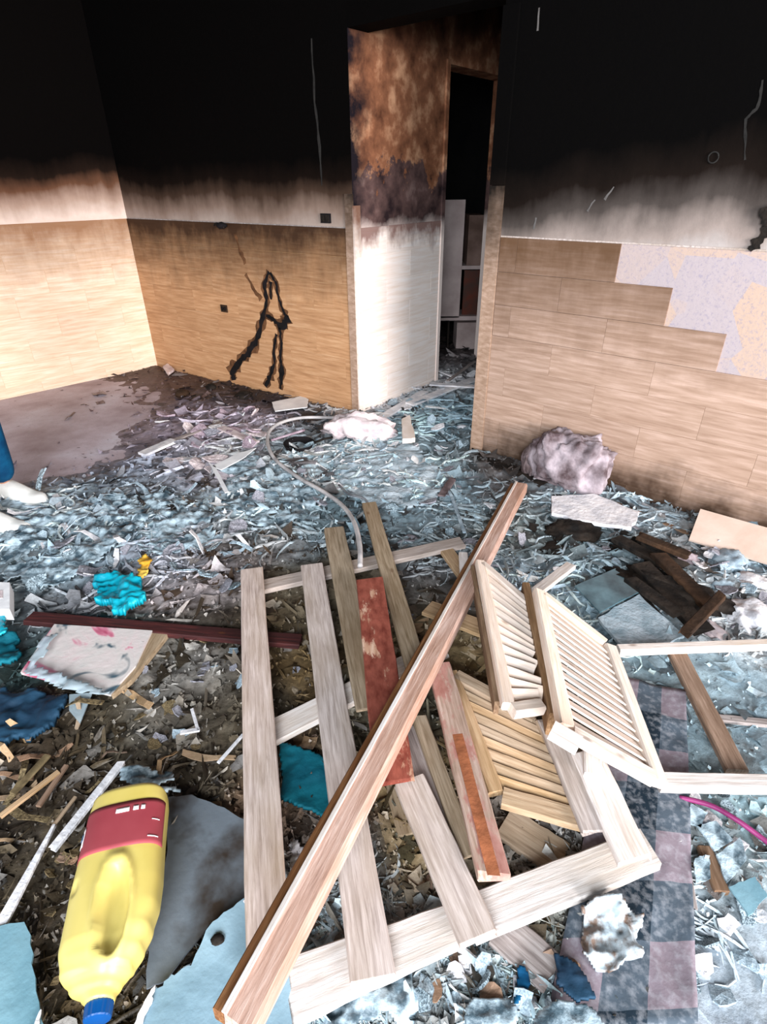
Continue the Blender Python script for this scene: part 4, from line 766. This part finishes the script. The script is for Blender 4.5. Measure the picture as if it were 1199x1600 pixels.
T(sheet('clear_sheet', [(820, 1610), (838, 1572), (880, 1556), (930, 1566), (960, 1612)], .11, .014, 9, 'ashsheet', rag=.006, seed=22, thick=.004, res=50), 'rounded pale plastic sheet at the bottom edge right of centre', 'plastic sheet')
T(sheet('clear_sheet', [(718, 1610), (735, 1560), (790, 1556), (806, 1590), (800, 1612)], .10, .016, 11, 'ashsheet', rag=.008, seed=23, thick=.004, res=44), 'smaller pale plastic sheet at the bottom edge beside the blue rag', 'plastic sheet')
T(sheet('blue_rag', [(803, 1512), (820, 1508), (824, 1550), (812, 1572), (803, 1560)], .085, .014, 14, 'navy', rag=.006, seed=24, thick=.01, res=30), 'small bright blue rag near the bottom edge', 'rag')
T(sheet('slate_cloth', [(866, 1490), (905, 1505), (930, 1560), (905, 1570), (870, 1545)], .10, .012, 10, 'bluecloth', rag=.006, seed=25, thick=.01, res=40), 'dark slate cloth fold just above the rounded pale plastic sheet', 'cloth')
T(ring_tube('magenta_hose', [P(1062, 1246, .07), P(1110, 1258, .08), P(1150, 1280, .08), P(1185, 1305, .07), P(1225, 1335, .07)], .0065, 'magenta'), 'thin magenta hose curving to the right edge', 'hose')
for i, (pp, lb) in enumerate([([(1090, 1290), (1120, 1282), (1146, 1312), (1118, 1330)], 'clear glass piece just below the magenta hose'), ([(1120, 1335), (1158, 1308), (1168, 1345), (1136, 1378)], 'five-sided clear glass piece right of the brown stick'),
        ([(1085, 1340), (1108, 1336), (1112, 1372), (1088, 1380)], 'narrow glass piece left of the brown stick'), ([(1140, 1385), (1180, 1370), (1200, 1400), (1170, 1430)], 'blue-green glass piece lowest of those at the right'), ([(1080, 1255), (1106, 1270), (1096, 1292), (1074, 1285)], 'small pale piece of glass between cloth and magenta hose')]):
    T(slab('glass_piece', pp, .075, .005, 'ashsheet' if i != 3 else 'tealsheet', jag=.002, seed=60+i), lb, 'glass', 'glass pieces below the magenta hose')
T(slab('burnt_glass_pane', [(898, 915), (962, 888), (1008, 920), (938, 956)], .07, .006, 'brown_glass', jag=.001, seed=26), 'dark teal glass pane with black edges on the ash', 'glass pane')
T(slab('ash_board', [(935, 965), (998, 928), (1068, 992), (1040, 1008), (975, 1014)], .06, .012, 'paleslab', jag=.004, seed=27), 'flat ash-covered pale board below the dark teal glass pane', 'board')
plank((962, 888), .055, (1060, 998), .04, 12, .02, 'char', 'charred black strip running down beside the teal glass pane', name='charred_strip', seed=61, jag=.008)
for nm_, cx_, cy_, rd, sd_, lb, bs in (('burnt_timber', 1048, 925, (.19, .075, .06), 31, 'big heap of charred brown-black timber at the right', [((1000, 880), (1098, 985), 34), ((1030, 868), (1112, 950), 26), ((985, 905), (1060, 960), 20), ((1070, 990), (1128, 930), 16)]),
        ('burnt_timber', 1010, 866, (.12, .05, .05), 32, 'smaller heap of charred timber between the wall and the big one', [((965, 842), (1058, 892), 22), ((1000, 838), (1075, 868), 18)])):
    rt_ = empty(nm_, P(cx_, cy_, .02)); tag(rt_, lb, 'burnt wood'); lump('charred_core', P(cx_, cy_, .04), rd, 'char', rt_, seed=sd_, amp=.9, sub=4, yaw=-.7)
    for k_, (p_, q_, w_) in enumerate(bs): pboard('charred_board', p_, .10+.012*k_, q_, .07+.02*k_, w_, .022, 'charbrown' if k_ % 2 else 'char', seed=400+sd_+k_, jag=.015, parent=rt_)
for i, (x_, y_, r_, mt, lb) in enumerate([(1060, 875, .075, 'sack', 'blue-grey crumpled rag on top of the charred log'), (1140, 880, .085, 'blueflake', 'blue-grey lump of ash below the beige board'), (1180, 915, .07, 'whiteplas', 'pale lump at the right edge above the big white one'),
        (1128, 918, .055, 'blueflake', 'rounded blue-grey lump right of the charred log'), (1165, 968, .105, 'whiteplas', 'biggest crumpled white lump at the right edge'), (1112, 985, .05, 'pinkplas', 'small white lump left of the biggest white lump')]):
    T(lump('ash_lump', P(x_, y_, .03), (r_, r_*.7, r_*.5), mt, seed=40+i, amp=.6, sub=4, yaw=i), lb, 'rubble', 'crumpled lumps at the right')
# against the right wall
def wallsack(name, cx, cy, offn, rad, mat, label, seed, amp=.75):
    c = PLN(cx, cy, D+nr*offn, nr); bm = bmesh.new(); bmesh.ops.create_icosphere(bm, subdivisions=5, radius=1); co = np.array([v.co[:] for v in bm.verts]); s = seed*3.3
    n_ = ridge(co[:, 0]+s, co[:, 2]+co[:, 1]*.6, 2.1, 4, s)+.5*fbm(co[:, 0], co[:, 2]+co[:, 1], 5, 3, s)-.75; sg = np.sign(co)*np.abs(co)**.75; co = sg*(1+amp*n_)[:, None]
    V = [c+ur*float(p[0])*rad[0]+nr*max(float(p[1])*rad[1], -offn+.012)+Z*max(float(p[2])*rad[2], -c.z+.004) for p in co]; Fc = [tuple(v.index for v in f.verts) for f in bm.faces]; bm.free()
    if ur.cross(nr).dot(Z) < 0: Fc = [tuple(reversed(f)) for f in Fc]
    o = mesh(name, V, Fc, mat, smooth=True); tag(o, label, 'sack'); return o
wallsack('crumpled_sack', 893, 728, .10, (.165, .08, .155), 'sack', 'large crumpled grey-mauve sack slumped against the right wall', 3)
wallsack('crumpled_sack', 835, 725, .09, (.055, .06, .115), 'sackbrown', 'narrow brown-grey roll left of the large sack by the wall', 5, .5)
T(slab('white_board', [(862, 775), (930, 772), (1000, 800), (988, 824), (905, 812), (864, 800)], .075, .018, 'whiteplas', jag=.006, seed=33), 'broken white board on the floor in front of the crumpled sack', 'board')
T(lump('dark_hollow', P(895, 832, .03), (.13, .08, .05), 'char', seed=36, amp=.5, sub=4), 'black lump standing for the shaded hollow under the broken white board', 'burnt heap')  # black lump paints the dark hollow below the board
plank((955, 785), .03, (1092, 842), .03, 10, .02, 'brownwood', 'long thin brown lath lying along the foot of the right wall', name='lath', seed=62)
plank((745, 712), .03, (850, 760), .03, 26, .03, 'char', 'charred timber along the wall foot left of the crumpled sack', name='charred_timber', seed=63, jag=.01)
T(slab('beige_board', [(1095, 795), (1212, 828), (1212, 884), (1077, 843)], [.13, .13, .06, .06], .010, 'beige', seed=3), 'clean beige board lying against the wall foot at the right edge', 'board')
T(lump('charred_clump', P(862, 862, .02), (.10, .06, .03), 'char', seed=38, amp=.6, sub=3), 'dark clump of char just above the pale batten', 'burnt heap')
# in front of the opening
T(lump('plaster_chunk', P(562, 676, .05), (.19, .10, .115), 'pinkplas', seed=51, amp=.8, sub=4, yaw=-.1), 'big pinkish white plaster chunk at the foot of the opening', 'rubble')
T(slab('cream_fragment', [(628, 655), (640, 648), (650, 684), (630, 686)], .10, .03, 'trimcream', jag=.004, seed=41), 'upright cream fragment right of the big plaster chunk', 'rubble')
T(ring_tube('grey_hose', [P(600, 656, .12), P(530, 653, .10), P(470, 653, .09), P(432, 664, .09), P(418, 684, .08), P(428, 715, .07), P(465, 745, .07), P(505, 768, .08), P(535, 790, .09), P(553, 815, .13), P(562, 850, .145), P(563, 885, .14)], .0105, 'hose', sub=8), 'looped light grey hose running from the opening to the pallet', 'hose')
T(ring_tube('thin_pipe', [P(424, 688, .06), P(476, 672, .07)], .008, 'mauveflake'), 'short thin pipe inside the loop of the grey hose', 'pipe')
T(ring_tube('cable', [P(530, 758, .05), P(545, 772, .06), P(570, 780, .05), P(582, 800, .045)], .006, 'hosedark'), 'short dark cable beside the tip of the narrow pallet slat', 'cable')
def pan():
    c = P(468, 700, .035); rt = empty('burnt_pan', c-Z*.02); T(rt, 'round blackened pan inside the loop of the grey hose', 'pan'); V = []; Fc = []; n = 32
    for r_, z_ in ((.0, .0), (.075, .0), (.09, .035), (.094, .036), (.078, -.004), (0, -.004)):
        for j in range(n): an = 2*math.pi*j/n; V.append(c+Vector((r_*math.cos(an), r_*math.sin(an), z_)))
    Fc = [(i*n+j, i*n+(j+1) % n, (i+1)*n+(j+1) % n, (i+1)*n+j) for i in range(5) for j in range(n)]
    mesh('bowl', V, Fc, 'black', rt, smooth=True); ring_tube('handle', [c+Vector((.09, .01, .03)), c+Vector((.15, .03, .045)), c+Vector((.20, .05, .045))], .007, 'char', rt)
pan()
T(slab('white_card', [(425, 628), (474, 618), (482, 624), (480, 636), (430, 642)], .05, .006, 'whitepaper', jag=.003, seed=42), 'white card lying at the foot of the back wall', 'card')
T(slab('white_tile_piece', [(255, 572), (262, 568), (272, 576), (262, 584)], .05, .02, 'pinkplas', jag=.004, seed=43), 'small pale chip in the corner of the two walls', 'rubble')
plank((222, 710), .05, (272, 688), .05, 18, .015, 'whiteplas', 'white board end on the edge of the bare floor', name='board_end', seed=64)
plank((272, 688), .05, (345, 660), .05, 8, .010, 'greywood', 'thin grey lath beyond the white board end', name='lath', seed=65)
plank((345, 668), .06, (400, 692), .06, 14, .012, 'pinkplas', 'pinkish white strip in the pile left of the hose', name='strip', seed=66)
T(slab('white_ribbon', [(326, 722), (336, 728), (358, 768), (352, 770)], .08, .004, 'whitepaper', jag=.002, seed=44), 'bright white V-shaped paper strip above the rumpled blue sheet', 'paper strip')
T(slab('white_ribbon', [(332, 728), (372, 708), (400, 700), (380, 716), (345, 734)], .08, .004, 'whitepaper', jag=.003, seed=45), 'white folded paper arm beside the V-shaped strip', 'paper strip')
plank((585, 660), .05, (664, 612), .05, 15, .015, 'whiteplas', 'pale plank rising from the plaster chunk to the passage wall', seed=67)
plank((640, 632), .06, (742, 592), .06, 16, .015, 'whiteplas', 'bright white plank lying across the doorway threshold', seed=68)
plank((672, 600), .07, (742, 604), .07, 12, .012, 'whiteplas', 'white lath behind the threshold plank', name='lath', seed=69)
plank((676, 575), .08, (712, 590), .08, 6, .01, 'whiteplas', 'thin white lath just inside the doorway at left', name='lath', seed=70)
plank((700, 595), .09, (742, 565), .10, 5, .01, 'greywood', 'thin grey lath leaning inside the doorway at right', name='lath', seed=71)
plank((703, 768), .06, (726, 832), .06, 5, .008, 'blueflake', 'thin pale rod lying left of the long beam\'s top', name='rod', seed=72)
plank((690, 775), .05, (708, 748), .05, 12, .01, 'sackbrown', 'small brown shred beside the thin pale rod', name='shred', seed=73, n=3)
for i, (x_, y_, r_, mt, lb) in enumerate([(722, 668, .035, 'whiteplas', 'white scrap beside the right corner trim'), (612, 668, .03, 'black', 'small black clod between plaster chunk and cream fragment'), (745, 700, .05, 'char', 'charred clod at the foot of the right corner trim'), (500, 690, .035, 'blueflake', 'blue-grey clod left of the big plaster chunk'), (640, 845, .04, 'greyflake', 'grey clod above the red painted board'), (285, 615, .05, 'charbrown', 'brown charred clod near the wall corner'), (380, 620, .07, 'char', 'black charred heap under the scorched tiles'), (330, 605, .05, 'char', 'black clod against the back wall near the corner')]):
    T(lump('clod', P(x_, y_, .02), (r_, r_*.8, r_*.55), mt, seed=80+i, amp=.5, sub=3, yaw=i*.7), lb, 'rubble')
# ------------------------------------------------------------------ burnt cabinet in the far room
Yc = P(728, 556).y+.1
def pc(x0, y0, x1, y1): 
    return PY(x0, y0, Yc), PY(x1, y1, Yc)
cab = empty('cabinet', Vector((PY(715, 560, Yc).x, Yc, 0))); tag(cab, 'pale scorched cabinet standing in the dark room behind the doorway', 'cabinet')
def cbox(name, x0, y0, x1, y1, dy, depth, mat):
    a_ = PY(x0, y1, Yc+dy); b_ = PY(x1, y0, Yc+dy); return box(name, Vector((a_.x, Yc+dy, a_.z)), Vector((b_.x-a_.x, 0, 0)), Vector((0, depth, 0)), Z*(b_.z-a_.z), mat, cab)
cm1 = simple('scorched_cream_panel', (150, 132, 128), (186, 168, 164), 4, .6, .2, 20); cm2 = simple('scorched_brown_panel', (84, 62, 52), (128, 104, 94), 4, .6, .2, 20); cm3 = simple('scorched_red_panel', (96, 42, 26), (60, 48, 42), 9, .6, .2, 20)
cbox('door', 640, 312, 728, 497, 0, .03, cm1); cbox('side_panel', 729, 336, 757, 417, .03, .3, cm2); cbox('shelf', 722, 415, 757, 421, .0, .3, cm1); cbox('inner_panel', 722, 422, 752, 492, .06, .03, cm3); cbox('bottom_panel', 685, 494, 750, 501, .0, .32, cm1)
cbox('drawer_front', 712, 504, 747, 552, .04, .25, cm1); cbox('leg', 697, 502, 703, 570, .03, .03, 'char'); cbox('leg', 676, 502, 682, 570, .03, .03, 'char')
# ------------------------------------------------------------------ person at the left edge
def person():
    base = P(-38, 760, 0); sc = 1.0
    fw_ = (P(68, 768)-P(-10, 758)); fw_.z = 0; fw_.normalize(); sd = Vector((-fw_.y, fw_.x, 0)); sd = -sd if sd.y > 0 else sd    # sd points to the near side
    far_ank = P(10, 762, .09); near_ank = P(-24, 808, .09)
    mid = (far_ank+near_ank)/2; hip = Vector((mid.x-.03, mid.y, .93))-fw_*.05
    root = empty('person', Vector((mid.x, mid.y, 0))); tag(root, 'person in blue trousers and white shoes, only legs and shoes at the left edge', 'person')
    def skin(name, joints, edges, mat, par, lv=2):
        me = bpy.data.meshes.new(name); org = parent_world(par).translation; me.from_pydata([tuple(Vector(j[0])-org) for j in joints], edges, []); o = bpy.data.objects.new(name, me); col.objects.link(o); o.parent = par
        md = o.modifiers.new('skin', 'SKIN'); md.use_smooth_shade = True; sv = me.skin_vertices[0].data if me.skin_vertices else None
        if sv is None:
            bm = bmesh.new(); bm.from_mesh(me); bm.verts.layers.skin.verify(); bm.to_mesh(me); bm.free(); sv = me.skin_vertices[0].data
        for i, j in enumerate(joints): sv[i].radius = (j[1], j[2] if len(j) > 2 else j[1])
        sv[0].use_root = True; s_ = o.modifiers.new('sub', 'SUBSURF'); s_.levels = lv; s_.render_levels = lv; me.materials.append(M[mat] if isinstance(mat, str) else mat); return o
    hf = hip-sd*.09; hn = hip+sd*.09; kf = far_ank.lerp(hf, .5)+fw_*.03; kn = near_ank.lerp(hn, .5)+fw_*.03; ch = hip+Z*.40; nk = hip+Z*.56; hd = nk+Z*.14+fw_*.02
    sf = nk-Z*.06-sd*.18; sn = nk-Z*.06+sd*.18; ef = sf-Z*.28-fw_*.03-sd*.03; en = sn-Z*.28-fw_*.03+sd*.03; wf = ef-Z*.24+fw_*.08; wn = en-Z*.24+fw_*.08
    body = skin('body', [(hip, .105), (ch, .105), (nk, .055), (nk+Z*.06, .05), (sf, .055), (ef, .042), (wf, .028), (sn, .055), (en, .042), (wn, .028), (hf-Z*.02, .095), (kf, .07), (far_ank+Z*.02, .035), (hn-Z*.02, .095), (kn, .07), (near_ank+Z*.02, .035), (hip+Z*.2, .09)],
        [(0, 16), (16, 1), (1, 2), (2, 3), (1, 4), (4, 5), (5, 6), (1, 7), (7, 8), (8, 9), (0, 10), (10, 11), (11, 12), (0, 13), (13, 14), (14, 15)], 'skin', root)
    skin('trousers', [(hip+Z*.06, .122), (hf-Z*.02, .108), (kf, .088), (far_ank+Z*.03, .066), (hn-Z*.02, .108), (kn, .088), (near_ank+Z*.03, .066)], [(0, 1), (1, 2), (2, 3), (0, 4), (4, 5), (5, 6)], 'navy', root)
    skin('shirt', [(hip-Z*.02, .142), (hip+Z*.2, .128), (ch, .13), (nk-Z*.03, .075), (sf, .075), (ef, .06), (sn, .075), (en, .06)], [(0, 1), (1, 2), (2, 3), (2, 4), (4, 5), (2, 6), (6, 7)], 'shirt', root)
    # head with a face
    def ell(name, c, rad, mat, par, sub=3):
        bm = bmesh.new(); bmesh.ops.create_icosphere(bm, subdivisions=sub, radius=1); V = []
        for v in bm.verts:
            p = v.co.copy(); V.append(c+fw_*p.x*rad[0]+sd*p.y*rad[1]+Z*p.z*rad[2])
        Fc = [tuple(v.index for v in f.verts) for f in bm.faces]; bm.free(); Fc = Fc if fw_.cross(sd).dot(Z) > 0 else [tuple(reversed(f)) for f in Fc]; return mesh(name, V, Fc, mat, par, smooth=True)
    head = ell('head', hd, (.095, .077, .118), 'skin', root); ell('nose', hd+fw_*.098-Z*.012, (.016, .012, .022), 'skin', head, 2); ell('mouth', hd+fw_*.088-Z*.055, (.006, .024, .006), 'labelred', head, 2)
    for s in (-1, 1): ell('eye', hd+fw_*.083+sd*.03*s+Z*.008, (.012, .014, .008), 'whitepaper', head, 2); ell('ear', hd+sd*.078*s-Z*.005, (.018, .008, .03), 'skin', head, 2)
    ell('hair', hd-fw_*.016+Z*.026, (.092, .083, .108), 'hair', root)
    for wr in (wf, wn):
        hc = wr-Z*.055+fw_*.02; sg = -1 if wr is wf else 1
        J = [(hc, .026, .016), (wr, .024, .02)]; Ed = [(0, 1)]
        for k_, (o_, l_) in enumerate([(.027, .065), (.009, .075), (-.009, .07), (-.026, .055)]):
            a_ = hc+fw_*o_-Z*.03; b_ = a_-Z*l_*.5-sd*sg*.004; c_ = b_-Z*l_*.45-sd*sg*.014; i0 = len(J); J += [(a_, .009), (b_, .008), (c_, .007)]; Ed += [(0, i0), (i0, i0+1), (i0+1, i0+2)]
        i0 = len(J); J += [(hc+fw_*.032, .010), (hc+fw_*.05-Z*.03, .0085), (hc+fw_*.052-Z*.055, .0075)]; Ed += [(0, i0), (i0, i0+1), (i0+1, i0+2)]
        skin('hand', J, Ed, 'skin', root, 1)
    # shoes
    for an, dirv in ((far_ank, fw_), (near_ank, (fw_-sd*.05).normalized())):
        heel = Vector((an.x, an.y, 0))-dirv*.055; sv_ = Vector((-dirv.y, dirv.x, 0)); V = []; Fc = []; nS = 16; Ls = .285
        for i in range(nS+1):
            t = i/nS; hw = .036+.012*math.sin(math.pi*min(1, t*1.05))+(.004 if t > .6 else 0); hw *= (1-max(0, (t-.8)/.2)**2*.75) if t > .8 else (.75+.25*min(1, t/.12)); top = .095-.055*min(1, max(0, (t-.28)/.4)) if t < .85 else .04-.022*((t-.85)/.15)**2
            for j in range(12):
                a_ = 2*math.pi*j/12; y_ = hw*math.copysign(abs(math.cos(a_))**.7, math.cos(a_)); z_ = top/2+top/2*math.copysign(abs(math.sin(a_))**.7, math.sin(a_)); V.append(heel+dirv*(t*Ls)+sv_*y_+Z*(z_+.034))
        Fc = [(i*12+j, i*12+(j+1) % 12, (i+1)*12+(j+1) % 12, (i+1)*12+j) for i in range(nS) for j in range(12)]+[tuple(reversed(range(12))), tuple(nS*12+j for j in range(12))]
        sh = mesh('shoe', V, Fc, 'sole', root, smooth=True); V2 = []
        for zz in (.016, .036):
            for i in range(24):
                a_ = 2*math.pi*i/24; c_ = math.cos(a_); V2.append(heel+dirv*(Ls*.5+Ls*.515*math.copysign(abs(c_)**.8, c_))+sv_*(.050*math.copysign(abs(math.sin(a_))**.8, math.sin(a_)))+Z*zz)
        mesh('sole', V2, [tuple(reversed(range(24))), tuple(range(24, 48))]+[(i, (i+1) % 24, (i+1) % 24+24, i+24) for i in range(24)], 'whitepaper', sh)
person()
# ------------------------------------------------------------------ larger loose pieces, individually
protos = []
def proto(kind, seed):
    r = random.Random(seed); V = []; Fc = []; n = 9
    if kind == 'flake':      # bent irregular plate, unit size
        pts = [(math.cos(2*math.pi*i/n)*r.uniform(.6, 1.1), math.sin(2*math.pi*i/n)*r.uniform(.4, .85)) for i in range(n)]; k1, k2 = r.uniform(-.35, .35), r.uniform(-.3, .3); f = lambda x_, y_: k1*x_*x_+k2*x_*y_
        ring2 = [(x_*.5, y_*.5) for x_, y_ in pts]; allp = pts+ring2+[(0, 0)]; N = len(allp)
        for dz in (0, -.07): V += [(x_*.5, y_*.5, f(x_, y_)*.5+dz+r.uniform(-.025, .025)) for x_, y_ in allp]
        for i in range(n):
            j = (i+1) % n; Fc += [(i, j, n+j, n+i), (n+i, n+j, 2*n), (N+j, N+i, N+n+i, N+n+j), (N+n+j, N+n+i, N+2*n), (j, i, N+i, N+j)]
    elif kind == 'strip':
        for i in range(6):
            x_ = i/5-.5; w_ = .06+r.uniform(-.02, .02); z_ = r.uniform(-.03, .03)+.12*math.sin(i*.9+seed); y0 = .12*math.sin(i*.7+seed)
            V += [(x_, y0-w_, z_), (x_, y0+w_, z_), (x_, y0+w_, z_-.02), (x_, y0-w_, z_-.02)]
        for i in range(5):
            a_ = i*4; Fc += [(a_, a_+4, a_+5, a_+1), (a_+1, a_+5, a_+6, a_+2), (a_+2, a_+6, a_+7, a_+3), (a_+3, a_+7, a_+4, a_)]
        Fc += [(0, 1, 2, 3), (23, 22, 21, 20)]
    me = bpy.data.meshes.new(kind); me.from_pydata(V, [], Fc); me.update(); return me
FL = [proto('flake', i) for i in range(8)]; STP = [proto('strip', 50+i) for i in range(5)]
pm_cache = {}
def pm(me, mat):
    k = (me.name, mat)
    if k not in pm_cache: c = me.copy(); c.materials.clear(); c.materials.append(M[mat]); pm_cache[k] = c
    return pm_cache[k]
CW = {M[k_].name: v_ for k_, v_ in dict(pinkplas='pinkish white', mauveflake='mauve', whiteplas='white', greyflake='grey', blueflake='blue-grey', ashsheet='pale blue', char='charred black', tan='tan', olive='olive-brown', brownwood='brown').items()}
def strew(n, region, meshes, mats, size, name, label, cat, group, seed, zoff=.02, tilt=.35):
    r = random.Random(seed); k = 0; x0, y0, x1, y1 = region
    for _ in range(n*6):
        if k >= n: break
        px, py = r.uniform(x0, x1), r.uniform(y0, y1); p = P(px, py, .03)
        if not bool(inpoly(np.array([p.x]), np.array([p.y]), roomp)[0]): continue
        s = size*r.uniform(.55, 1.3)*(.55+.25*p.length)
        o = bpy.data.objects.new(name, pm(r.choice(meshes), r.choice(mats))); col.objects.link(o); o.location = (p.x, p.y, float(gz(p.x, p.y)[0])+zoff*(.4+s*4)); o.rotation_euler = (r.gauss(0, tilt), r.gauss(0, tilt), r.uniform(0, 6.28)); o.scale = (s, s, s)
        hx = 'left-hand' if px < x0+(x1-x0)/3 else 'right-hand' if px > x1-(x1-x0)/3 else 'middle'; hy = 'far' if py < (y0+y1)/2 else 'near'
        sz_ = 'small' if s < size*.62*(.55+.25*p.length)*1.15 else 'large' if s > size*1.1*(.55+.25*p.length) else 'medium'; cw = CW.get(o.data.materials[0].name, 'pale')
        tag(o, f'{sz_} {cw} {label}, {hx} {hy} part', cat, group); k += 1
strew(34, (250, 640, 410, 740), FL, ['pinkplas', 'mauveflake', 'whiteplas', 'greyflake'], .085, 'plaster_flake', 'plaster flake in the pile near the back wall', 'flake', 'plaster flakes near the back wall', 1)
strew(30, (30, 770, 400, 900), STP, ['blueflake', 'ashsheet', 'whiteplas'], .15, 'plastic_shred', 'curled shred left of the grey hose', 'shred', 'plastic shreds at the left', 2, tilt=.25)
strew(26, (60, 780, 420, 930), FL, ['blueflake', 'greyflake', 'ashsheet'], .08, 'paint_flake', 'flake lying left of the grey hose', 'flake', 'blue-grey flakes at the left', 3)
strew(34, (470, 690, 740, 860), FL, ['blueflake', 'whiteplas', 'ashsheet', 'greyflake'], .06, 'paint_flake', 'flake between opening and pallet', 'flake', 'pale flakes before the opening', 4)
strew(22, (590, 590, 740, 700), FL, ['whiteplas', 'whiteplas', 'blueflake'], .06, 'plaster_flake', 'flake at the foot of the opening', 'flake', 'plaster flakes in the opening', 5)
strew(26, (760, 780, 1060, 900), FL, ['blueflake', 'whiteplas', 'char', 'greyflake'], .06, 'rubble_flake', 'flake before the right wall', 'flake', 'flakes before the right wall', 6)
strew(24, (1080, 850, 1199, 1000), FL, ['whiteplas', 'blueflake', 'greyflake'], .07, 'plaster_flake', 'flake among the lumps at right', 'flake', 'flakes at the right edge', 7)
strew(34, (1000, 1240, 1199, 1600), FL, ['blueflake', 'whiteplas', 'ashsheet'], .07, 'paint_flake', 'flake in the lower right corner', 'flake', 'pale flakes in the lower right', 8)
strew(26, (0, 1100, 380, 1330), STP, ['tan', 'olive', 'brownwood', 'olive'], .14, 'twig', 'twig in the dark mulch at left', 'twig', 'twigs in the dark mulch', 9, tilt=.15)
strew(20, (220, 990, 380, 1180), FL, ['olive', 'greyflake', 'blueflake'], .06, 'scrap', 'scrap in mulch left of the pallet', 'scrap', 'scraps left of the pallet', 10)
strew(24, (80, 1330, 150, 1560), FL, ['olive', 'brownwood', 'olive'], .05, 'scrap', 'scrap in the gap left of the jug', 'scrap', 'scraps beside the jug', 11)
strew(30, (450, 1500, 900, 1600), FL, ['ashsheet', 'whiteplas', 'brownwood', 'blueflake'], .09, 'torn_scrap', 'torn scrap along the bottom edge', 'scrap', 'torn scraps at the bottom edge', 12)
strew(16, (430, 900, 720, 1400), FL, ['olive', 'brownwood', 'greyflake'], .07, 'scrap', 'scrap seen between the pallet slats', 'scrap', 'scraps between the slats', 13, zoff=.0)
print('objects', len(bpy.data.objects))
